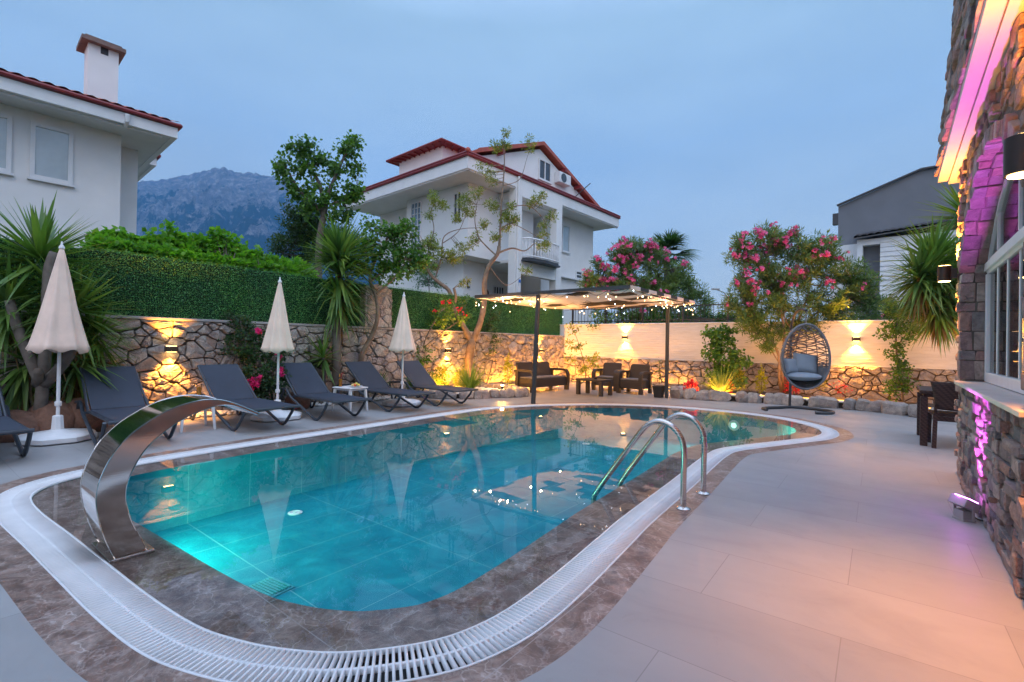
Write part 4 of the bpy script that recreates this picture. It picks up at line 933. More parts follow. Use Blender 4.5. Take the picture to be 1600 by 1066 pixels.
# side tables and what stands on them
def side_table(x, y, rz, label):
    t = empty('side_table', (x, y, 0), rz, label, 'side table', 'small white plastic tables between loungers')
    m = MB(); m.box(-.24, .24, -.21, .21, .415, .44); m.box(-.215, .215, -.185, .185, .385, .414); m.build('table_top', mt['white_plastic'], t, bevel=.01)
    for a in (-1, 1):
        for b_ in (-1, 1):
            m = MB(); m.add([(a*.20-.025, b_*.17-.02, .4), (a*.20+.025, b_*.17-.02, .4), (a*.20+.025, b_*.17+.02, .4), (a*.20-.025, b_*.17+.02, .4), (a*.235-.015, b_*.2-.014, 0), (a*.235+.015, b_*.2-.014, 0), (a*.235+.015, b_*.2+.014, 0), (a*.235-.015, b_*.2+.014, 0)], [(0,1,2,3),(7,6,5,4),(0,4,5,1),(1,5,6,2),(2,6,7,3),(3,7,4,0)])
            m.build('leg', mt['white_plastic'], t, bevel=.004)
    return t
side_table(-7.78, 5.13, R(8), 'white plastic side table with juice and fruit, between the fourth and fifth loungers')
side_table(-7.72, 2.60, R(-6), 'white plastic side table seen through the arch of the steel fountain')
def juice(x, y, z, label, straw=True):
    t = empty('juice_glass', (x, y, z), 0, label, 'glass', 'glasses of orange juice')
    m = MB(); m.lathe([(.028, .001), (.032, .14), (.034, .185)], n=20); m.build('tumbler', mt['tumbler'], t, smooth=True)
    m = MB(); m.lathe([(.025, .006), (.029, .14)], n=20); m.build('juice', M_plain('orange_juice', (.85, .30, .01), .3, var=.05), t, smooth=True)
    if straw:
        m = MB(); m.tube([(0, 0, .05), (.02, .01, .22), (.05, .03, .26)], .004, 6); m.build('straw', mt['flower_red'], t)
        m = MB(); m.cyl((-.03, .0, .20), (-.026, .004, .20), .03, n=16); m.build('orange_slice', M_plain('orange_slice', (.8, .35, .02), .5), t)
juice(-7.93, 5.02, .441, 'tall orange juice with straw on the white table between the fourth and fifth loungers')
juice(-7.80, 2.68, .441, 'glass of orange juice showing above the top of the steel fountain', False)
t = empty('fruit_plate', (-7.66, 5.16, .441), 0, 'small plate heaped with cut fruit beside the juice glass', 'fruit plate')
m = MB(); m.lathe([(.06, 0), (.11, .012), (.12, .02), (.105, .016), (.05, .006)], n=24); m.build('plate', mt['white_plastic'], t, smooth=True)
for k, (a, b_, c_) in enumerate([(-.05, .0, (.75,.35,.03)), (.03, .04, (.8,.6,.1)), (.04, -.04, (.65,.12,.04)), (-.02, -.05, (.8,.55,.2)), (0, .01, (.75,.62,.12)), (-.04, .05, (.2,.35,.05))]):
    m = MB(); m.ball((a, b_, .04+(.02 if k == 4 else 0)), (.03, .026, .022), 8, 6, .1); m.build('fruit_piece', M_plain('fruit_%s' % 'abcdef'[k], c_, .5), t, smooth=True)
# steel fountain
t = empty('waterfall_fountain', (0, 0, 0), 0, 'large curved polished steel waterfall spout arching over the pool edge', 'fountain')
outer = catmull([(.80, -.02), (.755, .09), (.715, .24), (.70, .38), (.73, .51), (.80, .645), (.92, .76), (1.11, .855), (1.33, .868), (1.58, .755)], .03, False)
inner = catmull([(.95, -.02), (.915, .07), (.86, .21), (.835, .35), (.86, .48), (.955, .64), (1.14, .775), (1.36, .83), (1.57, .742)], .03, False)
q = np.linspace(0, 1, 60)
def rs(P): return np.stack([np.interp(q, np.linspace(0, 1, len(P)), P[:, k]) for k in (0, 1)], 1)
oo, ii = rs(outer), rs(inner); XL, XR = -3.86, -3.50
vs_ = [(XR, a, b_) for a, b_ in oo]+[(XL, a, b_) for a, b_ in oo]+[(XR, a, b_) for a, b_ in ii]+[(XL, a, b_) for a, b_ in ii]
n = 60; fs = []
for k in range(n-1): fs += [(k, k+1, n+k+1, n+k), (2*n+k+1, 2*n+k, 3*n+k, 3*n+k+1), (k+1, k, 2*n+k, 2*n+k+1), (n+k, n+k+1, 3*n+k+1, 3*n+k)]
fs += [(n-1, 3*n-1, 4*n-1, 2*n-1)]
m = MB(); m.add(vs_, fs); o = m.build('spout', mt['steel'], t, smooth=True, angle=35)
m = MB()
for X in (XL, XR):
    m.tube([(X, a, b_) for a, b_ in oo], .0035, 6); m.tube([(X, a, b_) for a, b_ in ii], .0035, 6)
m.build('welded_edge', mt['steel'], t, smooth=True)
m = MB(); m.box(XL-.02, XR+.02, .76, .98, -.021, -.002); m.build('base_plate', mt['steel_brushed'], t, bevel=.004)
# pool ladder
t = empty('pool_ladder', (-1.3, 4.1, 0), 0, 'stainless steel pool ladder with two tall curved handrails', 'pool ladder')
for y in (3.84, 4.36):
    pts = catmull([(-1.28, 0.0), (-1.28, .25), (-1.28, .46), (-1.31, .565), (-1.385, .64), (-1.49, .665), (-1.585, .62), (-1.66, .53), (-1.80, .33), (-1.95, .115), (-2.05, -.04), (-2.07, -.12), (-2.07, -.55)], .03, False)
    m = MB(); m.tube([(a+1.3, y-4.1, b_) for a, b_ in pts], .0225, 14); m.build('handrail', mt['steel_brushed'], t, smooth=True)
    m = MB(); m.lathe([(.055, .001), (.055, .006), (.035, .018), (.024, .022)], (.02, y-4.1, 0), 20); m.build('flange', mt['steel_brushed'], t, smooth=True)
for z in (-.25, -.48):
    m = MB(); m.box(-.80, -.72, -.24, .24, z, z+.02); m.build('step', mt['steel_brushed'], t, bevel=.004)
# ---------------------------------------------------------------- lounge set
def rattan_seat(name, width, loc, rz, label, cat, group=None):
    t = empty(name, loc, rz, label, cat, group); hw = width/2          # faces -y
    m = MB(); m.box(-hw+.06, hw-.06, -.30, .30, .13, .36); m.box(-hw+.05, hw-.05, -.32, -.30, .15, .33); m.build('seat', mt['rattan'], t, bevel=.012)
    for a in (-1, 1):
        for b_ in (-1, 1):
            m = MB(); x = a*(hw-.05); y = b_*.28; m.box(x-.045, x+.045, y-.045, y+.045, 0, .13 if b_ > 0 else .14); m.build('leg', mt['rattan'], t, bevel=.006)
    nb = 1 if width < 1 else 2
    for k in range(nb):
        w_ = (width-.16)/nb; x0 = -hw+.08+k*w_
        m = MB(); m.prism([(x0+.01, .20, .34), (x0+w_-.01, .20, .34), (x0+w_-.015, .315, .74), (x0+w_-.05, .325, .775), (x0+.05, .325, .775), (x0+.015, .315, .74)], (0, .06, 0)); m.build('backrest', mt['rattan'], t, bevel=.012)
        m = MB(); m.box(x0+.005, x0+w_-.005, -.29, .19, .361, .395); m.build('seat_pad', mt['seat_pad'], t, bevel=.012)
    for a in (-1, 1):
        x = a*(hw-.045); prof = catmull([(-.31, .0), (-.335, .25), (-.33, .44), (-.29, .535), (-.20, .565), (0, .57), (.2, .57), (.33, .545)], .05, False)
        m = MB()
        vs2 = []; 
        for k, (py, pz) in enumerate(prof):
            p2 = prof[min(k+1, len(prof)-1)]-prof[max(k-1, 0)]; L = math.hypot(*p2); ny_, nz2 = -p2[1]/L, p2[0]/L; th = .028
            vs2 += [(x-.048, py+ny_*th, pz+nz2*th), (x+.048, py+ny_*th, pz+nz2*th), (x+.048, py-ny_*th, pz-nz2*th), (x-.048, py-ny_*th, pz-nz2*th)]
        L_ = len(prof); m.add(vs2, [(k*4+j_, k*4+(j_+1) % 4, (k+1)*4+(j_+1) % 4, (k+1)*4+j_) for k in range(L_-1) for j_ in range(4)]+[(3,2,1,0), ((L_-1)*4, (L_-1)*4+1, (L_-1)*4+2, (L_-1)*4+3)])
        m.box(x-.03, x+.03, .20, .30, .14, .54); m.build('arm', mt['rattan'], t, smooth=True, angle=40)
    return t
rattan_seat('rattan_sofa', 1.62, (-7.66, 11.12, 0), R(86), 'dark rattan two-seat sofa against the stone wall under the canopy', 'sofa')
rattan_seat('rattan_armchair', .74, (-6.44, 12.72, 0), R(6), 'dark rattan armchair nearer the sofa, left one of the pair behind the coffee table', 'armchair', 'rattan armchairs')
rattan_seat('rattan_armchair', .74, (-5.50, 12.42, 0), R(-2), 'dark rattan armchair beside the potted plant, right one of the pair', 'armchair', 'rattan armchairs')
t = empty('coffee_table', (-6.05, 11.16, 0), R(-5), 'low dark rattan coffee table in front of the armchairs', 'coffee table')
m = MB(); m.box(-.40, .40, -.27, .27, .36, .41); m.build('table_top', mt['rattan'], t, bevel=.01)
for a in (-1, 1):
    for b_ in (-1, 1): m = MB(); m.box(a*.345-.045, a*.345+.045, b_*.215-.045, b_*.215+.045, 0, .359); m.build('leg', mt['rattan'], t, bevel=.006)
t = MB(); t.lathe([(.04, 0), (.05, .03), (.045, .03), (.035, .008)], (0, 0, 0), 16); o = t.build('ashtray', mt['black'], smooth=True); o.location = (-5.98, 11.1, .412); tag(o, 'small round black ashtray on the coffee table', 'ashtray')
# ---------------------------------------------------------------- canopy over the lounge set
t = empty('canopy_shelter', (-5.8, 10.3, 0), 0, 'flat dark-framed canopy roof with patched white fabric over the lounge set', 'canopy')
def rl(x, y, z): return (x+5.8, y-10.3, z)
x0, x1, y0, y1, zt = -7.75, -3.86, 8.42, 12.15, 2.36
m = MB(); m.beam(rl(-6.02, 8.42, 0), rl(-5.96, 8.46, zt-.03), .07, .07); m.build('post', mt['dark_grey'], t)
m = MB(); m.beam(rl(-4.40, 11.84, 0), rl(-4.40, 11.84, zt-.03), .07, .07); m.build('post', mt['dark_grey'], t)
m = MB(); m.box(x0+5.8, x1+5.8, y0-10.3-.03, y0-10.3+.03, zt-.02, zt+.05); m.build('front_beam', mt['dark_grey'], t)
m = MB(); m.box(x0+5.8, x1+5.8, y1-10.3-.03, y1-10.3+.03, zt-.02, zt+.05); m.build('rear_beam', mt['dark_grey'], t)
for k in range(9):
    ya = y0+.032+(y1-y0-.064)*k/9; yb = ya+(y1-y0-.064)/9; m = MB(); m.box(x1+5.8-.03, x1+5.8+.03, ya-10.3, yb-10.3-.003, zt-.02, zt+.05); m.build('side_beam', mt['parasol' if k % 2 == 0 else 'dark_grey'], t)
m = MB(); m.box(x0+5.8-.03, x0+5.8+.03, y0-10.3+.032, y1-10.3-.032, zt-.02, zt+.05); m.build('side_beam', mt['dark_grey'], t)
nx_, ny_ = 40, 36; V_ = []; F_ = []
for j_ in range(ny_+1):
    for i_ in range(nx_+1):
        a, b_ = i_/nx_, j_/ny_; sag = .03*abs(math.sin(a*PI*4))**.8+.04*math.sin(PI*b_)+.02*mnoise.noise(V(a*9, b_*9, 2))
        V_.append((x0+.03+(x1-x0-.06)*a+5.8, y0+.03+(y1-y0-.06)*b_-10.3, zt-.01-sag))
for j_ in range(ny_):
    for i_ in range(nx_): a = j_*(nx_+1)+i_; F_.append((a, a+1, a+nx_+2, a+nx_+1))
m = MB(); m.add(V_, F_); o = m.build('fabric', mt['canopy'], t, smooth=True, angle=0); o.modifiers.new('thick', 'SOLIDIFY').thickness = .008
# string lights along two edges and across the underside
t = empty('string_lights', (0, 0, 0), 0, 'string of small warm and cool fairy lights draped under the canopy edges', 'string lights')
r = random.Random(4); wire = MB(); spots = []
def drape(pts, nb, drop):
    P = []
    for k in range(len(pts)-1):
        a = Vector(pts[k]); b_ = Vector(pts[k+1])
        for s_ in range(9): u = s_/8; P.append(a.lerp(b_, u)+V(0, 0, -drop*math.sin(PI*u)))
    wire.tube(P, .0035, 4)
    for k in range(nb): p = P[int(r.random()*len(P))]; spots.append((p+V(r.uniform(-.03, .03), r.uniform(-.03, .03), -r.uniform(.01, .17)), p))
xe = [x0+.1+(x1-x0)*k/8 for k in range(9)]
drape([(x, y0-.05, zt-.03) for x in [x0+(x1-x0)*k/9 for k in range(10)]], 34, .08)
drape([(x1+.05, y0+(y1-y0)*k/8, zt-.03) for k in range(9)], 34, .10)
drape([(x0+.4+(x1-x0-.6)*k/6, y0+.7+.35*(k % 2), zt-.13) for k in range(7)], 12, .07)
drape([(x0+.8+(x1-x0-1.0)*k/6, y0+2.1+.3*(k % 2), zt-.13) for k in range(7)], 10, .07)
for k, (p, s_) in enumerate(spots):
    wire.tube([s_, p], .002, 3)
    b = MB(); b.ball(p, (.008, .008, .012), 8, 5); b.build('bulb', mt['bulb' if k % 3 else 'bulb_cool'], t, smooth=True)
wire.build('wire', mt['black'], t)
for k in (3, 12, 22, 30, 40, 52, 61, 70, 76, 84):
    p = spots[k][0]; light('bulb_glow', 'POINT', (p.x, p.y, p.z-.03), 13, (1, .50, .18), None, t, shadow_soft_size=.008)
# ---------------------------------------------------------------- egg chair on its stand
t = empty('egg_chair', (-1.42, 11.2, 0), R(26), 'grey wicker hanging egg chair with grey cushions, hung from its curved stand', 'egg chair')
zc, a_x, a_z, dep = 1.13, .42, .635, .56
def shell(th, ph):
    """th: round the rim (0 = right, 90 = top), ph: 0 at the rim, 1 at the back"""
    e = math.cos(ph*PI/2); sq_ = 1-.10*math.sin(th)
    return V(a_x*e*math.cos(th)*sq_, dep*math.sin(ph*PI/2)-.22, zc+a_z*e*math.sin(th))
m = MB(); m.tube([shell(2*PI*k/48, 0)+V(0, -.0, 0) for k in range(49)], .022, 8, False); m.build('rim', mt['rope'], t, smooth=True)
m = MB(); r = random.Random(11)
zz = -.98
while zz < .97:
    tz = a_z*zz; n = 26; P = []
    half = math.sqrt(max(0, 1-zz*zz)); wob = r.uniform(0, 6); amp_ = .022 if zz > -.3 else .008
    for k in range(n+1):
        al = PI*k/n; x = a_x*half*math.cos(al)*(1-.10*zz); y = dep*half*math.sin(al)-.22
        P.append(V(x, y, zc+tz+amp_*math.sin(al*7+wob)+r.uniform(-.004, .004)))
    m.tube(P, .0105 if zz > -.3 else .012, 5, False); zz += .05 if zz > -.2 else .028
for k in range(7):
    al = PI*(k+.5)/7; m.tube([V(a_x*math.cos(b_)*math.cos(al)*(1-.1*math.sin(b_)), dep*math.cos(b_)*math.sin(al)-.22, zc+a_z*math.sin(b_)) for b_ in [(-PI/2+PI*j_/16) for j_ in range(17)]], .008, 5, False)
m.build('woven_shell', mt['rope'], t, smooth=True)
m = MB(); V_ = []; F_ = []; n1_, n2_ = 10, 20
for j_ in range(n1_+1):
    s_ = -.995+(.67)*j_/n1_; half = math.sqrt(1-s_*s_)
    for k in range(n2_+1): al = PI*k/n2_; V_.append((.97*a_x*half*math.cos(al)*(1-.1*s_), .97*dep*half*math.sin(al)-.22, zc+a_z*s_))
for j_ in range(n1_):
    for k in range(n2_): a = j_*(n2_+1)+k; F_.append((a, a+1, a+n2_+2, a+n2_+1))
m.add(V_, F_); m.build('dense_weave', mt['rope'], t, smooth=True, angle=0, fix=False)
m = MB(); m.ball((0, -.08, zc-.40), (.33, .27, .085), 20, 10); m.build('seat_cushion', mt['cushion'], t, smooth=True)
def pillow(c_, w_, h_, d_, rot, nm='cushion'):
    m = MB(); n = 12; V_ = []; F_ = []
    for s_ in (-1, 1):
        for j_ in range(n+1):
            for k in range(n+1):
                a, b_ = k/n*2-1, j_/n*2-1; th = ((1-a**4)*(1-b_**4))**.5; V_.append(Vector(c_)+rot @ V(a*w_/2*(1-.06*(1-b_*b_)), s_*d_/2*th, b_*h_/2*(1-.06*(1-a*a))))
    q_ = (n+1)**2
    for s_ in (0, 1):
        for j_ in range(n):
            for k in range(n): a = s_*q_+j_*(n+1)+k; F_.append((a, a+1, a+n+2, a+n+1) if s_ else (a, a+n+1, a+n+2, a+1))
    m.add(V_, F_); m.build(nm, mt['cushion'], t, smooth=True, angle=0)
pillow((.10, .12, zc-.14), .46, .42, .16, Matrix.Rotation(R(-22), 3, 'X') @ Matrix.Rotation(R(8), 3, 'Y')); pillow((-.20, .02, zc-.20), .34, .32, .14, Matrix.Rotation(R(35), 3, 'Z') @ Matrix.Rotation(R(-15), 3, 'X'))
m = MB()
for k in range(11): m.tube([V(.012*math.cos(q_), .012*math.sin(q_)-.2, zc+a_z+.02+k*.022+.008*math.sin(q_*2)) for q_ in [2*PI*j_/8 for j_ in range(9)]], .004, 4, False)
m.build('chain', mt['steel_brushed'], t, smooth=True)
st = MB(); q = catmull([(.02, .72, .02), (.02, .70, .6), (.02, .70, 1.5), (.02, .66, 1.80), (.01, .42, 2.02), (0, .05, 2.08), (0, -.2, 2.03)], .08, False)
st.tube([V(*p) for p in q], .026, 10); q = catmull([(-.62, .02, .03), (-.66, .18, .03), (-.55, .34, .03), (-.2, .55, .03), (.05, .70, .03), (.36, .55, .03), (.60, .28, .03), (.58, .0, .03), (.40, -.14, .03), (.2, -.16, .03)], .07, False)
st.tube([V(*p) for p in q], .03, 10); st.build('stand', mt['dark_grey'], t, smooth=True)
# ---------------------------------------------------------------- dining set by the house
t = empty('dining_table', (.80, 9.1, 0), 0, 'dark brown rattan dining table partly hidden by the stone house', 'dining table')
m = MB(); m.box(-.50, .50, -.55, .55, .70, .745); m.box(-.46, .46, -.51, .51, .655, .699); m.build('table_top', mt['rattan_brown'], t, bevel=.006)
for a in (-1, 1):
    for b_ in (-1, 1): m = MB(); m.box(a*.455-.04, a*.455+.04, b_*.505-.04, b_*.505+.04, 0, .654); m.build('leg', mt['rattan_brown'], t, bevel=.005)
t = empty('dining_chair', (.66, 8.72, 0), R(4), 'dark brown rattan dining chair with flared back tucked under the table', 'chair')
m = MB(); m.prism([(-.23, -.2, .42), (.23, -.2, .42), (.25, .24, .42), (-.25, .24, .42)], (0, 0, .035)); m.build('seat', mt['rattan_brown'], t, bevel=.006)
m = MB(); V_ = []; F_ = []
for j_ in range(9):
    b_ = j_/8; z = .50+.37*b_; w_ = .215+.065*b_**1.3
    for k in range(11): a = k/10*2-1; V_.append((a*w_, -.215-.08*b_-.04*(1-a*a)+.02, z+(.0 if j_ else .012*(a*a))))
for j_ in range(8):
    for k in range(10): a = j_*11+k; F_.append((a, a+1, a+12, a+11))
m.add(V_, F_); o = m.build('backrest', mt['rattan_brown'], t, smooth=True, angle=0); o.modifiers.new('thick', 'SOLIDIFY').thickness = .022
for a in (-1, 1):
    m = MB(); m.beam((a*.235, -.26, 0), (a*.215, -.19, .44), .045, .045); m.beam((a*.215, -.19, .44), (a*.215, -.215, .56), .04, .03); m.build('leg', mt['rattan_brown'], t)
    m = MB(); m.beam((a*.23, .24, 0), (a*.225, .22, .43), .045, .045); m.build('leg', mt['rattan_brown'], t)
m = MB(); m.box(-.22, .22, -.215, -.19, .355, .419); m.build('apron', mt['rattan_brown'], t)
m = MB(); m.lathe([(.022, 0), (.022, .004)], (0, 0, 0), 16); o = m.build('oval_badge', M_plain('bronze_badge', (.25, .12, .04), .4, metal=.6), t); o.rotation_euler = (R(90), 0, 0); o.location = (.02, -.216, .385); o.scale = (1.3, .8, 1)
# ---------------------------------------------------------------- purple floodlight at the foot of the stone house
t = empty('floodlight', (.44, 5.02, 0), R(35), 'small grey led floodlight on the deck shining purple up the stone wall', 'floodlight')
rotf = Matrix.Rotation(R(-38), 3, 'Y')
m = MB(); m.obox((0, 0, .125), .055, .075, .035, Matrix.Rotation(R(25), 3, 'Y')); m.build('housing', M_plain('grey_housing', (.30, .29, .30), .5), t, bevel=.006)
m = MB(); m.box(-.045, .045, -.05, .05, .0, .012); m.box(-.01, .01, -.082, -.078, .01, .13); m.box(-.01, .01, .078, .082, .01, .13); m.box(-.04, .04, -.04, .04, .013, .075); m.build('bracket', M_plain('grey_bracket', (.33, .31, .33), .5), t)
for k in range(4):
    m = MB(); p = V(0, 0, .125)+Matrix.Rotation(R(25), 3, 'Y') @ V(.0, -.05+.033*k, .038); m.obox(p, .04, .010, .003, Matrix.Rotation(R(25), 3, 'Y')); m.build('led', mt['led_purple'], t)
m = MB(); m.tube([(.03, .06, .03), (.12, .1, .012), (.09, -.02, .01), (.14, -.12, .012)], .006, 6); m.build('cable', mt['black'], t, smooth=True)
light('flood_purple', 'SPOT', (-.04, 0, .17), 850, (.78, .10, 1), (.16, .1, 2.4), t, spot_size=R(75), spot_blend=1, shadow_soft_size=.03)
light('flood_glow', 'POINT', (-.02, 0, .2), 1.3, (.7, .15, 1), None, t, shadow_soft_size=.05)
# ---------------------------------------------------------------- underwater lamps, drains
for k, (p, nrm_, e, lab) in enumerate([((-4.75, .70+RW+.03, -.26), (.1, 1), 50, 'round underwater pool lamp in the near short wall below the steel fountain'), ((-2.35, 9.87, -.20), (-.05, -1), 70, 'round underwater pool lamp glowing in the far curved end of the pool')]):
    t = empty('pool_lamp', p, math.atan2(nrm_[1], nrm_[0]), lab, 'pool lamp')
    m = MB(); m.tube([(0, 0, 0), (.025, 0, 0)], .10, 20); m.build('bezel', mt['white_plastic'], t); m = MB(); m.tube([(.026, 0, 0), (.032, 0, 0)], .05, 20); m.build('lens', mt['pool_lamp'], t)
    light('pool_spot', 'SPOT', (.05, 0, 0), e*2.6, (.22, 1, .66), (2, .0, -.12), t, spot_size=R(150), spot_blend=.6, shadow_soft_size=.08)
for k, (p, lab) in enumerate([((-5.12, 2.72), 'pale round inlet on the pool floor near the fountain'), ((-4.6, 8.2), 'pale round inlet on the pool floor at the far end')]):
    m = MB(); m.lathe([(.075, 0), (.075, .008), (.05, .014), (.045, .006), (.02, .006), (.018, .014)], (0, 0, 0), 24); o = m.build('floor_inlet', mt['white_plastic'], smooth=True, angle=30); o.location = (p[0], p[1], -.62); tag(o, lab, 'pool inlet')
GD = M_plain('aqua_grating', (.05, .34, .38), .5)
t = empty('main_drain', (-3.70, 1.74, -.62), R(8), 'square pale slatted drain cover on the pool floor at the near edge', 'drain cover')
m = MB(); m.box(-.15, .15, -.15, .15, 0, .008); m.build('frame', GD, t); m = MB()
for k in range(10): m.box(-.13, .13, -.13+.027*k, -.115+.027*k, .0085, .02)
m.build('slats', GD, t)
# ================================================================ PLANTS
def adopt(o, root): o.parent = root; o.location = -root.location; return o
def limb_mesh(limbs, n=8):
    m = MB(); samples = []
    for pts, r0, r1 in limbs:
        P = catmull([tuple(p) for p in pts], max(.04, r0*1.2), False) if len(pts) > 2 else np.array([tuple(p) for p in pts])
        k = len(P); rad = [r0+(r1-r0)*(i_/(k-1)) for i_ in range(k)]
        rad = [a*(1+.10*mnoise.noise(Vector(p)*7)) for a, p in zip(rad, P)]
        m.tube([V(*p) for p in P], rad, n); samples += [(p, q_) for p, q_ in zip(P, rad)]
    return m, samples
def sample_blobs(blobs, r):
    Cn = []
    for c_, rad, n_ in blobs:
        rad = rad if hasattr(rad, '__len__') else (rad, rad, rad)
        for _ in range(n_):
            d = r.normal(size=3); d /= np.linalg.norm(d); d *= r.uniform(.35, 1)**.6; Cn.append(np.array(tuple(c_))+d*np.array(rad))
    return np.array(Cn)
def plant(name, label, cat, base, limbs, blobs, leaf, lmat, bark, seed, group=None, flowers=None, twigs=True, tr=.006):
    """leaf = (per cluster, length, width, cluster radius, upward bias, droop)"""
    global rng
    rng = np.random.default_rng(seed); r = rng
    root = empty(name, base, 0, label, cat, group)
    m, sm = limb_mesh(limbs); sp_ = np.array([s_[0] for s_ in sm]); Cn = sample_blobs(blobs, r)
    tips = []
    if twigs:
        for c_ in Cn:
            j_ = np.argmin(((sp_-c_)**2).sum(1)+ .3*np.maximum(0, sp_[:, 2]-c_[2])**2); a = sp_[j_]; mid = (a+c_)/2+r.normal(size=3)*.04*np.linalg.norm(c_-a)+np.array([0, 0, -.05])*np.linalg.norm(c_-a)
            rr = min(sm[j_][1]*.6, tr*1.8); m.tube([V(*a), V(*mid), V(*c_)], [rr, rr*.7, tr*.4], 5, False)
            for u in (.55, .75, .9): tips.append(((1-u)**2*a+2*u*(1-u)*mid+u*u*c_, c_-a))
    adopt(m.build('trunk', bark, smooth=True, angle=0, fix=False), root)
    npc, L, W, cr, upb, drp = leaf
    P = []; Dv = []
    for c_ in Cn:
        k = max(2, int(npc*r.uniform(.6, 1.4))); d = r.normal(size=(k, 3)); d = unit(d); rad = cr*r.uniform(.15, 1, size=(k, 1)); P.append(c_+d*rad*np.array([1, 1, .8])); dd = d*.8+r.normal(size=(k, 3))*.4; dd[:, 2] += upb; Dv.append(dd)
    for p, dr in tips:
        k = max(1, npc//6); P.append(p+r.normal(size=(k, 3))*.03); dd = r.normal(size=(k, 3)); dd[:, 2] += upb; Dv.append(dd)
    P = np.concatenate(P); Dv = np.concatenate(Dv)
    sz = r.uniform(.65, 1.25, len(P)); v, q = leaf_arrays(P, Dv, L*sz, W*sz, .18)
    adopt(np_mesh('crown', v, q, lmat), root)
    if flowers:
        nf, fmat, psz, fr_, sel = flowers
        cand = Cn.copy(); camd = np.linalg.norm(cand-np.array(CAM), axis=1); hgt = cand[:, 2]
        score = -camd*sel[0]+hgt*sel[1]+r.normal(size=len(cand))*sel[2]; idx = np.argsort(-score)[:nf*2]; r.shuffle(idx)
        for j_ in idx[:nf]:
            c_ = cand[j_]+np.array([0, 0, cr*.5])-np.array(FWD)*cr*.9; Pf = []; Df = []
            for b_ in range(int(r.integers(3, 8))):
                cc = c_+r.normal(size=3)*fr_
                for pe in range(6):
                    an = 2*PI*pe/6; nrmv = unit((cc-cand[j_])[None]+r.normal(size=(1, 3))*.05-np.array(FWD)[None]*.05)[0]; s1 = unit(np.cross(nrmv, [0, 0, 1.])[None])[0]; s2 = np.cross(s1, nrmv)
                    Df.append(s1*math.cos(an)+s2*math.sin(an)+nrmv*.45); Pf.append(cc)
            v, q = leaf_arrays(np.array(Pf), np.array(Df), psz*r.uniform(.8, 1.2), psz*.85, .1)
            adopt(np_mesh('flower_cluster', v, q, fmat), root)
    return root
def pxr(p, D): return p/F_PX*D
def B(x, y, D, rp, n_, fz=1.0, dd=1.0): return (at(x, y, D), (pxr(rp, D), pxr(rp, D)*dd, pxr(rp, D)*fz), n_)
# ---- yuccas
def yucca(label, base, trunk, heads, seed, lmat='leaf_yucca', group='spiky yuccas', dry=True, trunk_r=.07, cat='yucca', keep=None):
    global rng
    rng = np.random.default_rng(seed); r = rng
    root = empty('yucca', base, 0, label, cat, group)
    if trunk:
        m, _ = limb_mesh([(tr_, trunk_r, trunk_r*.7) for tr_ in trunk]); adopt(m.build('trunk', mt['bark_grey'], smooth=True, angle=0, fix=False), root)
    for (c_, L, W, n_, lo) in heads:
        c_ = np.array(tuple(c_)); el = np.arcsin(r.uniform(math.sin(lo), 1, n_)); az = r.uniform(0, 2*PI, n_)
        Dv = np.stack([np.cos(el)*np.cos(az), np.cos(el)*np.sin(az), np.sin(el)], 1); P = c_+Dv*.05+np.stack([0*el, 0*el, (el-1)*.10*L], 1)
        dr = np.where(el < .1, r.uniform(.05, .3, n_), r.uniform(.0, .10, n_)); LL = L*r.uniform(.7, 1.1, n_)
        if keep is not None:
            ok = keep(P, Dv, LL, dr); P, Dv, LL, dr = P[ok], Dv[ok], LL[ok], dr[ok]; n_ = len(P)
        v, q = blade_arrays(P, Dv, LL, W*r.uniform(.8, 1.2, n_), dr); adopt(np_mesh('leaf_rosette', v, q, mt[lmat]), root)
        if dry and lo < -.6:
            k = n_//3; az = r.uniform(0, 2*PI, k); el = r.uniform(-1.5, -.9, k); Dv = np.stack([np.cos(el)*np.cos(az), np.cos(el)*np.sin(az), np.sin(el)], 1)
            P = c_+np.stack([0*az, 0*az, -r.uniform(.05, .4, k)*L], 1); v, q = blade_arrays(P, Dv, L*r.uniform(.5, .95, k), W*.8, .1); adopt(np_mesh('dry_leaves', v, q, mt['leaf_yucca_dry']), root)
    return root
G0 = lambda x, y, D: V(at(x, y, D).x, at(x, y, D).y, 0)
def clear(par):
    def f(P, Dv, LL, dr):
        ok = np.ones(len(P), bool)
        for t_ in (.25, .5, .75, 1):
            q_ = P+Dv*(LL*t_)[:, None]; z = q_[:, 2]-dr*LL*t_*t_
            ok &= ~((q_[:, 0] < WX+.03) & (z < 2.6)); ok &= z > .03
            for (x, y, rr) in par: ok &= ~((np.hypot(q_[:, 0]-x, q_[:, 1]-y) < rr) & (z < 2.5))
        return ok
    return f
b0 = G0(60, 640, 6.1)
yucca('big many-headed yucca at the left edge behind the leftmost parasol', b0, [[b0, at(70, 560, 6.1), at(75, 430, 6.15), at(85, 395, 6.2)], [at(65, 600, 6.1), at(30, 520, 6.0), at(15, 470, 6.0)], [at(70, 600, 6.1), at(105, 560, 6.05), at(120, 520, 6.1)], [at(60, 600, 6.1), at(60, 580, 5.9)]],
      [(at(62, 400, 6.35), .80, .062, 170, -.6), (at(12, 470, 6.2), .75, .06, 170, -.9), (at(118, 480, 6.5), .72, .058, 200, -1.1), (at(40, 560, 6.3), .68, .058, 190, -1.2), (at(120, 560, 6.6), .62, .055, 190, -1.2), (at(85, 450, 6.5), .72, .06, 200, -1.1), (at(150, 520, 6.8), .55, .05, 120, -1.0), (at(85, 530, 6.5), .6, .055, 160, -1.2)], 41, keep=clear([(-7.98, 1.22, .40)]))
b0 = V(-8.85, 5.55, 0)
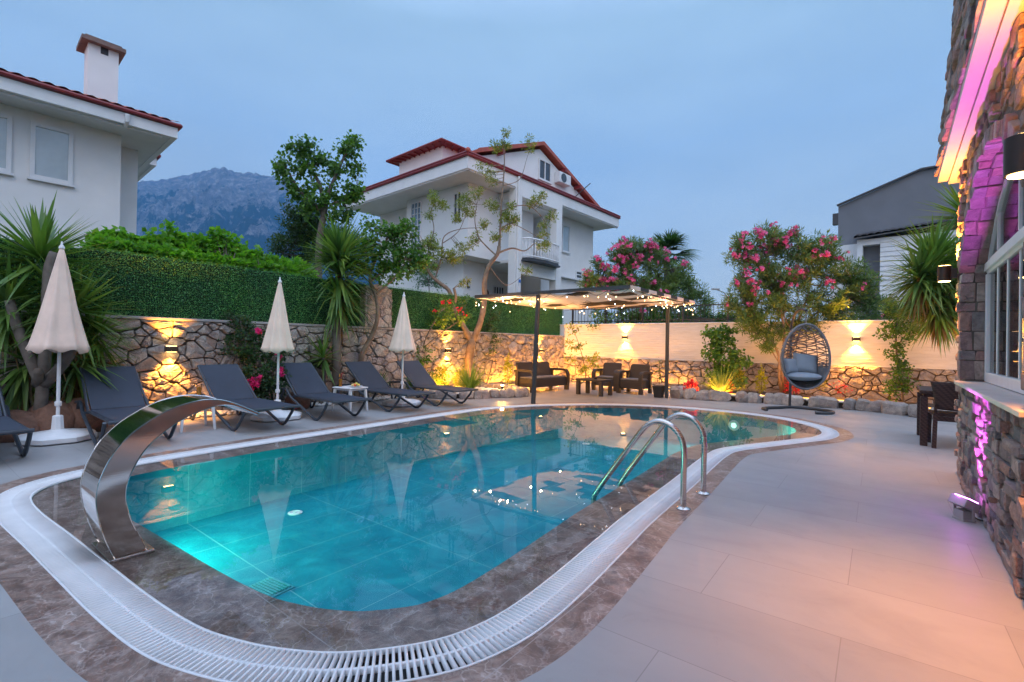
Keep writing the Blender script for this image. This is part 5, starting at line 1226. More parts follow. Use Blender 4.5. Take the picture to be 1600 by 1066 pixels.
yucca('tall single-headed yucca with hanging skirt in front of the wall, between two parasols', b0, [[b0, V(-8.85, 5.5, .9), at(528, 480, 10.0), at(530, 405, 10.0)]],
      [(at(531, 398, 10.0), .92, .075, 190, -.5), (at(530, 425, 10.0), .90, .07, 150, -1.35), (at(530, 460, 10.0), .85, .065, 100, -1.45)], 42, trunk_r=.10, keep=clear([(-7.79, 6.33, .35)]))
b0 = V(-8.8, 5.15, 0)
yucca('small yucca growing low at the foot of the tall yucca', b0, [[b0, at(506, 590, 9.7), at(505, 560, 9.6)]], [(at(505, 556, 9.6), .58, .05, 70, -.7)], 43, trunk_r=.05, dry=False)
b0 = G0(588, 622, 10.3)
yucca('very small grassy yucca peeking out between the last two loungers', b0, None, [(at(590, 608, 10.3), .45, .035, 60, .1)], 44, dry=False)
b0 = V(1.35, 13.2, 0)
yucca('large drooping yucca at the right beside the corner of the stone house', b0, [[b0, V(1.3, 13.0, 1.2), at(1492, 520, 9.8), at(1468, 425, 9.4), at(1462, 400, 9.3)], [at(1490, 500, 9.8), at(1505, 420, 9.9), at(1503, 345, 10)]],
      [(at(1458, 405, 9.3), .90, .065, 240, -1.2), (at(1470, 445, 9.4), .90, .065, 260, -1.4), (at(1510, 335, 10.0), .95, .06, 150, -.4), (at(1490, 430, 9.6), .9, .06, 200, -1.3), (at(1436, 430, 9.2), .75, .06, 140, -1.4), (at(1466, 480, 9.3), .7, .055, 150, -1.5)], 45)
# ---- trees behind the left wall
plant('broadleaf_tree', 'tall loose broadleaf tree behind the green screen, left of the villa', 'tree', G0(500, 480, 12.6), [([G0(500, 480, 12.6), at(498, 400, 12.6), at(505, 340, 12.6)], .13, .08), ([at(505, 345, 12.6), at(500, 290, 12.6), at(470, 245, 12.6), at(455, 225, 12.5)], .07, .02), ([at(505, 345, 12.6), at(512, 310, 12.6), at(520, 285, 12.6), at(545, 230, 12.6)], .07, .02), ([at(502, 330, 12.6), at(470, 300, 12.4), at(447, 262, 12.4)], .05, .015), ([at(515, 320, 12.6), at(545, 310, 12.6), at(558, 290, 12.6)], .04, .015)],
      [B(466, 228, 12.5, 17, 14), B(445, 262, 12.4, 15, 12), B(475, 262, 12.5, 18, 16), B(460, 292, 12.4, 18, 16), B(495, 250, 12.6, 13, 9), B(520, 262, 12.6, 15, 10), B(545, 232, 12.6, 16, 14), B(552, 222, 12.6, 10, 6), B(552, 262, 12.6, 12, 7), B(540, 300, 12.6, 20, 16), B(558, 302, 12.6, 12, 8), B(500, 300, 12.5, 20, 14), B(478, 315, 12.4, 20, 14), B(530, 330, 12.6, 20, 14), B(487, 225, 12.6, 7, 3)],
      (17, .105, .085, .20, -.1, 0), mt['leaf_tree'], mt['bark_grey'], 51)
plant('evergreen_tree', 'dark dense evergreen below the tall broadleaf tree, behind the green screen', 'tree', G0(485, 480, 13.6), [([G0(485, 480, 13.6), at(480, 400, 13.6), at(478, 340, 13.6)], .12, .03)],
      [B(470, 350, 13.5, 33, 70), B(455, 385, 13.4, 30, 60), B(500, 385, 13.4, 35, 70), B(540, 380, 13.6, 30, 50), B(490, 335, 13.6, 25, 30)], (34, .08, .035, .18, .1, 0), mt['leaf_dark'], mt['bark_grey'], 52)
plant('fruit_tree', 'leaning broadleaf fruit tree rising from behind the loungers over the stone wall', 'tree', V(-8.8, 5.95, 0), [([V(-8.8, 5.95, 0), at(563, 575, 10.4), at(567, 552, 10.4), at(583, 520, 10.5), at(590, 495, 10.5), at(588, 465, 10.6), at(578, 435, 10.6), at(590, 400, 10.7), at(610, 365, 10.8)], .07, .02), ([at(588, 460, 10.6), at(615, 435, 10.7), at(640, 405, 10.8), at(665, 385, 10.8)], .03, .012), ([at(580, 440, 10.6), at(610, 415, 10.7), at(650, 400, 10.8)], .025, .01)],
      [B(583, 390, 10.6, 20, 16), B(605, 365, 10.8, 18, 14), B(632, 365, 10.8, 18, 14), B(612, 400, 10.7, 22, 20), B(645, 395, 10.8, 18, 16), B(600, 425, 10.6, 18, 12), B(630, 425, 10.7, 18, 12), B(660, 410, 10.8, 14, 10), B(575, 350, 10.8, 12, 6), B(560, 420, 10.6, 14, 10), B(640, 350, 10.8, 10, 5), B(570, 375, 10.6, 16, 10)],
      (15, .09, .07, .18, -.15, 0), mt['leaf_tree'], mt['bark'], 53)
plant('shrub', 'blue-green loose shrub in front of the villa, left of the forked tree', 'shrub', G0(680, 470, 13.6), [([G0(680, 470, 13.6), at(670, 440, 13.6)], .03, .01)], [B(668, 435, 13.6, 20, 16, .8), B(655, 425, 13.6, 12, 8), B(685, 445, 13.6, 12, 8)], (20, .07, .03, .14, .2, 0), M_leaf('bluish_leaf', [(.07,.16,.13), (.10,.22,.17), (.06,.14,.10)]), mt['bark_grey'], 54)
# grape vine over the screen
rng = np.random.default_rng(55)
vb = []
for k in range(60):
    x = 150+330*k/59; top = 385+(x-150)*.133; D = 8.2+(x-150)*.0078
    bump_ = 26*math.exp(-((x-262)/22)**2)+30*math.exp(-((x-340)/46)**2)+10*math.exp(-((x-190)/20)**2)+6
    vb.append(B(x, top+2, D, 11, 5, .8)); vb.append(B(x, top-bump_*rng.uniform(.2, .95)-2, D+.2, 10, 6, .9))
    if k % 4 == 0: vb.append(B(x+rng.uniform(-6, 6), top-bump_-8, D+.2, 5, 2, 1.6))
plant('grape_vine', 'bright green grape vine spilling over the top of the green screen, left side', 'vine', V(-9.9, 3.4, 0), [([V(-9.9, 3.4, 0), V(-9.9, 3.4, 1.5), at(300, 405, 9.4), at(200, 392, 8.8), at(155, 388, 8.4)], .03, .008), ([V(-9.9, 3.4, 1.5), at(330, 408, 9.5), at(400, 418, 10), at(460, 428, 10.6)], .03, .008)], vb, (20, .10, .095, .13, .1, 0), mt['leaf_vine'], mt['bark_grey'], 56)
# vine trellis edge (dark sheet under the vine)
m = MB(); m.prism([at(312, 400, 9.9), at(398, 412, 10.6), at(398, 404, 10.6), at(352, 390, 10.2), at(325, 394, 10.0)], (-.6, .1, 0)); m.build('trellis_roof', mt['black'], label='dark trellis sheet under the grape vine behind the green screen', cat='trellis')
# ---- forked tree in front of the wall (lit trunk)
T = lambda x, y, D=13.0: at(x, y, D)
tb = V(T(733, 600).x, T(733, 600).y, 0)
plant('forked_tree', 'open forked tree with warm-lit pale trunk in front of the stone wall', 'tree', tb,
      [([tb, T(733, 590), T(733, 560), T(738, 530)], .13, .10), ([T(738, 534), T(725, 512), T(708, 480), T(702, 455), T(684, 440), T(670, 425), T(666, 405)], .085, .035), ([T(738, 534), T(750, 505), T(757, 470), T(757, 440), T(764, 415), T(777, 398), T(780, 385)], .085, .05),
       ([T(708, 480), T(712, 465), T(709, 450)], .045, .035), ([T(780, 390), T(782, 350), T(784, 310), T(788, 260), T(787, 215)], .035, .008), ([T(779, 395), T(800, 388), T(820, 392), T(835, 380)], .03, .01), ([T(776, 400), T(760, 385), T(748, 370), T(742, 345), T(745, 320)], .022, .007),
       ([T(668, 410), T(670, 385), T(678, 360), T(674, 330), T(682, 315)], .02, .006), ([T(680, 435), T(690, 400), T(694, 370), T(720, 358), T(760, 356)], .02, .006), ([T(692, 380), T(716, 362), T(728, 335)], .014, .006), ([T(784, 330), T(806, 322), T(830, 324), T(850, 345), T(856, 370)], .016, .005), ([T(786, 290), T(812, 280), T(824, 245), T(832, 225)], .012, .004), ([T(782, 360), T(800, 350), T(840, 370), T(858, 378)], .014, .005), ([T(764, 415), T(790, 445), T(815, 432), T(826, 420)], .012, .004)],
      [B(787, 216, 13, 12, 7, 1.3), B(778, 228, 13, 11, 5), B(826, 226, 13, 10, 4), B(682, 310, 13, 10, 6), B(688, 322, 13, 9, 5), B(668, 335, 13, 9, 4), B(722, 318, 13, 10, 8, 1.2), B(733, 328, 13, 10, 7), B(752, 262, 13, 9, 4), B(768, 275, 13, 11, 5), B(745, 300, 13, 9, 5), B(768, 320, 13, 9, 6), B(795, 330, 13, 13, 8), B(790, 350, 13, 12, 7), B(805, 345, 13, 10, 5), B(835, 312, 13, 12, 5), B(860, 335, 13, 9, 4), B(848, 360, 13, 10, 6), B(850, 380, 13, 10, 6), B(672, 378, 13, 10, 9), B(680, 395, 13, 13, 12), B(668, 415, 13, 12, 10), B(700, 398, 13, 11, 8), B(722, 392, 13, 11, 7), B(715, 405, 13, 9, 5), B(820, 425, 13, 7, 3), B(722, 440, 13, 7, 3), B(760, 350, 13, 8, 4), B(770, 372, 13, 7, 4), B(740, 370, 13, 8, 4), B(710, 345, 13, 8, 3), B(845, 300, 13, 8, 3)],
      (32, .08, .026, .14, .1, 0), mt['leaf_fine'], mt['bark'], 57, tr=.005)
# ---- roses and bushes at the foot of the stone wall
plant('rose_bush', 'dark rose bush with pink and magenta roses between the second and third parasols', 'rose bush', V(-8.75, 3.75, 0), [([V(-8.75, 3.75, 0), at(395, 600, 8.4), at(385, 540, 8.4), at(375, 500, 8.5)], .03, .01), ([V(-8.7, 3.9, 0), at(425, 590, 8.5), at(430, 530, 8.6)], .025, .01)],
      [B(385, 515, 8.5, 26, 26), B(370, 550, 8.4, 24, 16), B(405, 545, 8.5, 26, 26), B(400, 590, 8.4, 26, 26), B(430, 590, 8.5, 24, 22), B(360, 505, 8.5, 14, 8), B(420, 610, 8.3, 22, 16), B(440, 545, 8.7, 16, 10), B(350, 480, 8.6, 7, 2)],
      (18, .055, .045, .11, .1, 0), mt['leaf_rose'], mt['bark_grey'], 58, flowers=(7, mt['flower_magenta'], .055, .035, (2, .3, .5)))
plant('flowering_bush', 'bush with small red flowers climbing the wall beside the farthest parasol', 'bush', V(-8.8, 7.6, 0), [([V(-8.8, 7.6, 0), at(655, 580, 11.9), at(665, 530, 11.9), at(690, 485, 12)], .025, .01), ([at(660, 545, 11.9), at(690, 520, 12.1), at(720, 500, 12.4)], .015, .008)],
      [B(660, 555, 11.8, 18, 14), B(655, 595, 11.7, 18, 12), B(650, 530, 11.9, 12, 6), B(692, 490, 12.1, 15, 12), B(720, 495, 12.5, 14, 10), B(680, 500, 12.1, 13, 8), B(640, 610, 11.6, 12, 8), B(700, 475, 12.3, 9, 6), B(725, 470, 12.6, 10, 6), B(685, 590, 11.9, 12, 6)],
      (18, .06, .045, .12, .1, 0), mt['leaf_tree'], mt['bark_grey'], 59, flowers=(7, mt['flower_red'], .034, .03, (1, .4, .9)))
plant('climbing_shrub', 'thin leafy climber on the stone wall right of the forked tree', 'climber', V(-8.8, 10.0, 0), [([V(-8.8, 10.0, 0), at(770, 560, 14.0), at(765, 500, 14)], .02, .008)], [B(760, 515, 13.8, 14, 12), B(775, 525, 14, 12, 8), B(765, 545, 13.9, 12, 7), B(750, 550, 13.7, 9, 5), B(768, 490, 14, 12, 7)], (16, .06, .04, .12, .1, 0), mt['leaf_rose'], mt['bark_grey'], 60)
plant('corner_shrub', 'sparse warm-lit shrub in the corner between the sofa and the armchairs', 'shrub', V(-7.9, 13.5, 0), [([V(-7.9, 13.5, 0), at(915, 590, 15.6), at(908, 550, 15.6), at(898, 520, 15.6)], .02, .006), ([V(-7.9, 13.5, .3), at(925, 570, 15.4), at(930, 555, 15.4)], .012, .005)], [B(898, 515, 15.6, 10, 5), B(905, 545, 15.6, 10, 5), B(925, 560, 15.4, 11, 7), B(915, 580, 15.5, 12, 7), B(888, 560, 15.6, 8, 3), B(935, 580, 15.4, 8, 4), B(890, 540, 15.6, 8, 4)], (12, .08, .05, .12, .0, 0), mt['leaf_fine'], mt['bark_grey'], 61)
# ---- oleanders
plant('oleander', 'wide pink-flowering oleander behind the white wall, above the canopy', 'oleander', G0(1010, 520, 17), [([G0(1010, 520, 17), at(1010, 470, 17), at(985, 420, 17)], .06, .02), ([G0(1012, 520, 17), at(1020, 450, 17), at(1050, 420, 17)], .05, .02), ([G0(1005, 520, 17), at(960, 460, 17), at(935, 440, 17)], .04, .02)],
      [B(985, 395, 17, 24, 30), B(965, 400, 16.8, 14, 12), B(1015, 400, 17, 24, 26), B(1050, 430, 17, 26, 34), B(1000, 435, 16.8, 30, 44), B(960, 440, 16.8, 26, 34), B(925, 440, 16.8, 16, 18), B(1085, 455, 16.9, 18, 18), B(1040, 460, 16.8, 28, 30), B(980, 465, 16.7, 30, 30), B(935, 465, 16.7, 20, 18), B(935, 415, 16.8, 9, 5), B(1100, 480, 16.9, 12, 8), B(1060, 490, 16.8, 22, 16), B(1000, 490, 16.6, 30, 20)],
      (60, .15, .03, .20, .35, 0), mt['leaf_ole'], mt['bark_grey'], 62, group='pink oleanders', flowers=(54, mt['flower_pink'],   .085, .07, (1.5, .6, .5)))
D_ = 12.3
plant('oleander', 'tall pink-flowering oleander rooted in the planter behind the egg chair', 'oleander', G0(1222, 600, D_+.4), [([G0(1222, 600, D_+.4), at(1218, 590, D_), at(1215, 550, D_), at(1190, 510, D_), at(1165, 480, D_)], .045, .015), ([G0(1226, 600, D_+.4), at(1222, 580, D_), at(1225, 520, D_), at(1215, 460, D_), at(1200, 400, D_)], .045, .015), ([G0(1228, 600, D_+.4), at(1228, 570, D_), at(1245, 510, D_), at(1265, 450, D_), at(1265, 400, D_)], .04, .015), ([G0(1232, 600, D_+.4), at(1234, 560, D_), at(1265, 500, D_), at(1310, 465, D_), at(1335, 440, D_)], .035, .015), ([at(1240, 520, D_), at(1225, 490, D_), at(1255, 478, D_), at(1290, 490, D_)], .02, .01), ([at(1222, 575, D_), at(1200, 540, D_), at(1180, 520, D_)], .02, .01)],
      [B(1195, 375, D_, 22, 20), B(1160, 380, D_, 14, 10), B(1150, 400, D_, 16, 12), B(1235, 385, D_, 24, 26), B(1275, 395, D_, 26, 30), B(1300, 420, D_, 24, 28), B(1215, 425, D_, 30, 36), B(1175, 430, D_, 28, 32), B(1160, 465, D_, 24, 24), B(1195, 475, D_, 30, 36), B(1240, 465, D_, 32, 36), B(1290, 470, D_, 28, 32), B(1335, 455, D_, 22, 22), B(1350, 480, D_, 14, 10), B(1320, 495, D_, 24, 22), B(1280, 505, D_, 22, 18), B(1165, 500, D_, 20, 14), B(1225, 370, D_, 12, 8), B(1185, 515, D_, 20, 14), B(1240, 510, D_, 18, 12), B(1300, 385, D_, 8, 4), B(1140, 480, D_, 12, 7), B(1250, 420, D_, 22, 20), B(1328, 430, D_, 12, 8), B(1210, 520, D_, 14, 10), B(1195, 540, D_, 10, 5), B(1365, 500, D_, 10, 6), B(1355, 440, D_, 14, 12), B(1372, 470, D_, 12, 9), B(1345, 415, D_, 8, 4), B(1340, 510, D_, 14, 9)],
      (48, .125, .024, .165, .35, 0), mt['leaf_ole'], mt['bark'], 63, group='pink oleanders', flowers=(66, mt['flower_pink'], .066, .055, (1.2, 1.0, .7)))
# palm beyond
rng = np.random.default_rng(64); root = empty('palm_tree', G0(1042, 500, 19.5), 0, 'fan palm rising behind the oleander above the canopy', 'palm')
m, _ = limb_mesh([([G0(1042, 500, 19.5), at(1042, 440, 19.5), at(1040, 405, 19.5)], .16, .13)]); adopt(m.build('trunk', mt['bark_grey'], smooth=True, angle=0), root)
pv = []
for k in range(34):
    el = rng.uniform(-.25, 1.35); az = rng.uniform(0, 2*PI); d = np.array([math.cos(el)*math.cos(az), math.cos(el)*math.sin(az), math.sin(el)]); c_ = np.array(tuple(at(1042, 402, 19.5)))
    hub = c_+d*.55; s1 = unit(np.cross(d, [0, 0, 1.])[None])[0]; n_ = 22; an = np.linspace(-1.25, 1.25, n_)
    Dv = d[None]*np.cos(an)[:, None]+s1[None]*np.sin(an)[:, None]+rng.normal(size=(n_, 3))*.04
    pv.append(blade_arrays(np.tile(hub, (n_, 1)), Dv, .95*(1-.25*np.abs(an)/1.25), .06, .35, 4)); pv.append(blade_arrays(c_[None], d[None], .56, .03, .05, 3))
adopt(np_mesh('crown', *join_arrays(pv), mt['leaf_dark']), root)
# hedge row behind the white wall and shrubs at right
plant('hedge_row', 'low dark green hedge behind the white wall between the two oleanders', 'hedge', G0(1120, 540, 17.5), [([G0(1120, 540, 17.5), at(1120, 500, 17.5)], .05, .02)], [B(1075+12*k, 499+3*math.sin(k*2), 17.6, 15, 16, .8) for k in range(9)]+[B(930+14*k, 500, 16.3, 14, 9) for k in range(10)], (34, .07, .045, .18, .1, 0), mt['leaf_tree'], mt['bark_grey'], 65)
plant('dark_shrub', 'dark leafy shrub behind the white wall under the drooping yucca', 'shrub', G0(1395, 540, 13.4), [([G0(1395, 540, 13.4), at(1395, 500, 13.4)], .05, .02)], [B(1370, 500, 13.4, 20, 24), B(1405, 495, 13.4, 22, 30), B(1435, 500, 13.3, 22, 28), B(1385, 475, 13.4, 14, 12), B(1470, 510, 13.2, 22, 22)], (30, .08, .05, .16, .1, 0), mt['leaf_dark'], mt['bark_grey'], 66, flowers=(5, mt['flower_pink'], .05, .05, (1, .5, .6)))
# green bush and climber in the planter
plant('leafy_bush', 'green broad-leaved bush in the planter left of the oleander trunk', 'bush', G0(1128, 620, 12.6), [([G0(1128, 620, 12.6), at(1128, 590, 12.5), at(1122, 540, 12.5), at(1120, 520, 12.5)], .02, .008), ([G0(1130, 620, 12.6), at(1140, 580, 12.4), at(1150, 560, 12.4)], .015, .008)], [B(1115, 520, 12.5, 14, 12), B(1130, 535, 12.5, 18, 20), B(1110, 550, 12.5, 14, 12), B(1135, 565, 12.4, 20, 22), B(1155, 562, 12.4, 14, 12), B(1120, 590, 12.4, 18, 16), B(1145, 590, 12.4, 16, 12), B(1140, 515, 12.5, 8, 4)], (18, .085, .07, .12, -.1, 0), mt['leaf_tree'], mt['bark_grey'], 67)
plant('climbing_rose', 'tall leafy climber on the back wall left of the drooping yucca', 'climber', G0(1412, 625, 11.0), [([G0(1412, 625, 11.0), at(1408, 590, 11), at(1400, 540, 11), at(1405, 490, 11), at(1420, 470, 11)], .025, .01), ([at(1402, 540, 11), at(1425, 515, 11), at(1440, 525, 11)], .012, .006)], [B(1400, 490, 11, 18, 20), B(1420, 485, 11, 16, 14), B(1388, 515, 11, 14, 12), B(1412, 520, 11, 18, 18), B(1400, 550, 11, 16, 14), B(1410, 580, 10.9, 16, 14), B(1398, 605, 10.9, 15, 12), B(1420, 600, 10.9, 12, 8), B(1438, 512, 11, 9, 5), B(1385, 478, 11, 10, 6)], (18, .06, .045, .12, -.1, 0), mt['leaf_tree'], mt['bark_grey'], 68)
# ---- spiky grass clumps
def clump(label, c_, L, W, n_, seed, mat_='leaf_grass'):
    global rng
    rng = np.random.default_rng(seed); el = rng.uniform(.55, 1.5, n_); az = rng.uniform(0, 2*PI, n_); Dv = np.stack([np.cos(el)*np.cos(az), np.cos(el)*np.sin(az), np.sin(el)], 1)
    P = np.array(tuple(c_))+np.stack([np.cos(az)*.04, np.sin(az)*.04, 0*az], 1); v, q = blade_arrays(P, Dv, L*rng.uniform(.6, 1.1, n_), W, rng.uniform(.1, .5, n_)); root = empty('grass_clump', c_, 0, label, 'ornamental grass', 'spiky grass clumps')
    adopt(np_mesh('blades', v, q, mt[mat_]), root)
clump('upright yellow-green grass clump lit from below, right of the forked tree', V(-8.0, 8.55, .12), 1.05, .022, 190, 71)
clump('arching spiky grass clump in the planter right of the canopy post', V(-3.30, 12.55, .12), 1.0, .026, 150, 72)
# ---- small golden conifers and red flowers in the beds
def small_bush(name, label, px, py, D, h_, w_, mat_, seed, cat, group):
    global rng
    rng = np.random.default_rng(seed); c_ = at(px, py, D); base = V(c_.x, c_.y, .12); h_ *= 1.8; w_ *= 1.25; n_ = 560; d = unit(rng.normal(size=(n_, 3))); rad = rng.uniform(.2, 1, (n_, 1))**.5; lob = 1+.45*np.sin(d[:, :1]*7+seed)*np.sin(d[:, 2:]*6+seed*2); rad = rad*lob; d[:, :2] *= (1-.45*np.maximum(0, d[:, 2:]))
    P = np.array(tuple(base))+np.array([0, 0, h_*.55])+d*rad*np.array([w_/2, w_/2, h_*.5]); Dv = d+rng.normal(size=(n_, 3))*.3; Dv[:, 2] += .5
    root = empty(name, base, 0, label, cat, group); v, q = leaf_arrays(P, Dv, .06, .024, .1); adopt(np_mesh('foliage', v, q, mt[mat_]), root)
    m, _ = limb_mesh([([base-V(0, 0, .05), base+V(0, 0, h_*.6)], .012, .006)]); adopt(m.build('stem', mt['bark_grey'], fix=False), root)
for k, (px, D, h_, w_, lab) in enumerate([(1155, 12.35, .34, .20, 'golden conifer left of the oleander trunk'), (1190, 12.35, .34, .20, 'golden conifer just left of the egg chair'), (1283, 12.3, .34, .26, 'golden shrub just right of the egg chair pole'), (1303, 12.2, .34, .18, 'thin golden shrub between the egg chair and the second red flower'), (1375, 11.9, .36, .24, 'golden shrub left of the climber'), (1340, 12.6, .40, .30, 'broad golden shrub under the white-wall lamp'), (1438, 11.6, .34, .2, 'golden shrub beside the dining table')]):
    small_bush('golden_conifer', lab, px, 600, D, h_, w_, 'leaf_gold', 80+k, 'small conifer', 'small golden shrubs in the planters')
for k, (px, D, h_, w_, lab) in enumerate([(720, 12.1, .26, .3, 'low golden shrub at the foot of the forked tree'), (793, 13.4, .42, .2, 'golden shrub left of the sofa, lit by the ground light'), (690, 12.0, .3, .3, 'low golden shrub left of the forked tree trunk'), (270, 7.9, .3, .25, 'small yellow-lit plant at the wall below the leftmost wall lamp')]):
    small_bush('golden_conifer', lab, px, 600, D, h_, w_, 'leaf_gold', 90+k, 'small conifer', 'small golden shrubs in the planters')
for k, (px, D, h_, w_, lab) in enumerate([(1240, 12.3, .26, .36, 'red flowering plant behind the egg chair base'), (1315, 12.1, .26, .36, 'red flowering plant right of the egg chair'), (1139, 12.2, .2, .14, 'small red flower beside the arching grass clump'), (1079, 12.1, .16, .26, 'red flowers at the left end of the right planter')]):
    small_bush('red_flowers', lab, px, 600, D, h_, w_, 'flower_red', 100+k, 'flower', 'red flowers in the planter')
# ---- potted plant
t = empty('potted_plant', (-4.58, 11.80, 0), 0, 'spindly plant in a square black pot beside the canopy post', 'potted plant')
m = MB(); m.add([(-.09, -.09, 0), (.09, -.09, 0), (.09, .09, 0), (-.09, .09, 0), (-.12, -.12, .26), (.12, -.12, .26), (.12, .12, .26), (-.12, .12, .26)], [(3,2,1,0),(4,5,6,7),(0,1,5,4),(1,2,6,5),(2,3,7,6),(3,0,4,7)]); m.box(-.13, .13, -.13, .13, .261, .29); m.build('pot', mt['black'], t, bevel=.005)
m = MB(); m.box(-.1, .1, -.1, .1, .291, .30); m.build('soil', mt['soil'], t)
m, _ = limb_mesh([([V(0, 0, .29), V(.02, .01, .6), V(.0, 0, .95)], .010, .005)]); m.build('stem', mt['bark'], t, fix=False)
rng = np.random.default_rng(77); n_ = 34; z = rng.uniform(.45, 1.0, n_); az = rng.uniform(0, 2*PI, n_); v, q = blade_arrays(np.stack([0*z, 0*z, z], 1), np.stack([np.cos(az), np.sin(az), rng.uniform(.1, .8, n_)], 1), rng.uniform(.15, .32, n_), .028, .5, 5); np_mesh('leaves', v, q, mt['leaf_grass'], t)
# ================================================================ planters, pebbles, rocks, led strips
def rock_row(name, label, pts, h_, w_, seed, loc_z=0, size=.22):
    r = random.Random(seed); P = catmull([tuple(p) for p in pts], .02, False); root = empty(name, (P[0][0], P[0][1], 0), 0, label, 'planter edging'); s_ = 0.0; m = MB(); d = 0; last = P[0]; acc_ = 0; nxt = 0
    for k in range(1, len(P)):
        acc_ += math.hypot(*(P[k]-P[k-1]))
        if acc_ >= nxt:
            L = size*r.uniform(.6, 1.5); nxt = acc_+L*.92; tt = P[min(k+4, len(P)-1)]-P[max(k-4, 0)]; an = math.atan2(tt[1], tt[0])
            for lay in range(1 if r.random() < .5 else 2):
                hh = h_*(1 if lay == 0 else .0)
                if lay == 1: continue
                c_ = V(P[k][0], P[k][1], h_*.45*r.uniform(.85, 1.1)); n0 = len(m.v); m.ball((0, 0, 0), (L*.54, w_*.5*r.uniform(.8, 1.15), h_*.6*r.uniform(.85, 1.12)), 9, 6)
                rot = Matrix.Rotation(an, 3, 'Z') @ Matrix.Rotation(r.uniform(-.25, .25), 3, 'Y')
                for j_ in range(n0, len(m.v)):
                    p = Vector(m.v[j_]); p = V(*(math.copysign(abs(a)**.62*b_**.38, a) if b_ else a for a, b_ in zip(p, (L*.52, w_*.5, h_*.6)))); p *= 1+.34*mnoise.noise(p*7+V(k, 0, 0)); q_ = rot @ p+c_; m.v[j_] = (q_.x, q_.y, max(-.02, q_.z))
    adopt(m.build('stones', mt['stone'], smooth=True, angle=28), root); return root
edgeR = [(-4.32, 12.6), (-4.28, 12.1), (-3.9, 12.05), (-3.3, 12.18), (-2.24, 12.45), (-1.2, 12.62), (-.4, 12.60), (0.0, 12.40), (.6, 12.1), (1.5, 12.0), (2.4, 12.0)]
rock_row('rock_edging', 'low edging of rough stones round the right-hand planter', edgeR, .24, .26, 5, size=.34)
edgeL = [(-8.55, 7.55), (-8.0, 7.75), (-7.55, 8.15), (-7.30, 8.8), (-7.0, 9.35), (-7.35, 9.75), (-8.2, 9.95), (-9.0, 10.0)]
rock_row('rock_edging', 'low edging of rough stones round the small bed by the forked tree', edgeL, .20, .2, 6, size=.2)
def bed(name, poly, z0, z1, mat, **kw):
    m = MB(); m.prism([(p[0], p[1], z0) for p in poly], (0, 0, z1-z0)); return m.build(name, mat, **kw)
bed('planting_bed', [(-4.2, 12.3), (-3.3, 12.3), (-2.24, 12.55), (-1.2, 12.72), (-.4, 12.70), (.6, 12.25), (2.5, 12.1), (2.5, 14.42), (-4.2, 14.42)], -.01, .10, mt['soil'], kind='structure')
bed('planting_bed', [(-8.95, 7.6), (-8.0, 7.85), (-7.62, 8.25), (-7.4, 8.85), (-7.15, 9.35), (-7.45, 9.68), (-8.2, 9.85), (-8.95, 9.9)], -.01, .10, mt['soil'], kind='structure')
bed('planting_bed', [(-9.02, -2), (-8.82, -2), (-8.80, 7.4), (-9.02, 7.5)], -.01, .02, mt['soil'], kind='structure')
# pebbles
base_ball = MB(); base_ball.ball((0, 0, 0), 1, 6, 4); bv = np.array(base_ball.v)
def pebbles(label, fn, n_, z, seed, size=(.018, .04)):
    r = np.random.default_rng(seed); vs_ = []; fs = []; tri = [f for f in base_ball.f]
    for k in range(n_):
        x, y = fn(r); s_ = r.uniform(*size); sc = np.array([s_*r.uniform(.8, 1.3), s_*r.uniform(.8, 1.3), s_*.6]); an = r.uniform(0, PI); c_, s2 = math.cos(an), math.sin(an)
        p = bv*sc; p = np.stack([p[:, 0]*c_-p[:, 1]*s2, p[:, 0]*s2+p[:, 1]*c_, p[:, 2]], 1)+np.array([x, y, z+r.uniform(0, .02)]); o_ = len(vs_)*len(bv); vs_.append(p); fs += [tuple(i_+o_ for i_ in f) for f in tri]
    m = MB(); m.v = [tuple(p) for p in np.concatenate(vs_)]; m.f = fs; m.build('white_pebbles', mt['pebble'], smooth=True, angle=0, fix=False, kind='stuff', label=label, cat='pebbles')
pebbles('white pebbles along the foot of the stone wall behind the loungers', lambda r: (r.uniform(-9.02, -8.68), r.uniform(-.5, 7.4)), 1500, .02, 1)
pebbles('white pebbles in the bed round the forked tree', lambda r: (-8.95+abs(r.normal())*.0+r.uniform(0, 1.25), r.uniform(7.95, 9.5)), 900, .11, 2)
EX = [p[0] for p in edgeR[2:]]; EY = [p[1] for p in edgeR[2:]]
def fR(r):
    x = r.uniform(-4.0, 2.2); return x, np.interp(x, EX, EY)+.12+abs(r.normal())*.16
pebbles('white pebbles just behind the stone edging of the right-hand planter', fR, 1500, .12, 3)
# boulders at the left by the yucca
for k, (px, py, D, rr, lab) in enumerate([(80, 615, 6.2, .32, 'round reddish boulder behind the leftmost lounger'), (128, 620, 6.5, .34, 'largest reddish boulder, right below the big yucca'), (25, 630, 5.9, .26, 'reddish boulder at the left edge'), (455, 618, 9.2, .24, 'reddish rock behind the third lounger by the roses')]):
    c_ = at(px, py, D); m = MB(); m.ball((0, 0, 0), (rr, rr*.9, rr*.85), 16, 10)
    m.v = [tuple(Vector(p)*(1+.22*mnoise.noise(Vector(p)*4+V(k*3, 0, 0)))) for p in m.v]; o = m.build('boulder', mt['terracotta_rock'], smooth=True, angle=0); o.location = (max(c_.x, -8.7), c_.y, rr*.5); tag(o, lab, 'boulder', 'reddish boulders')
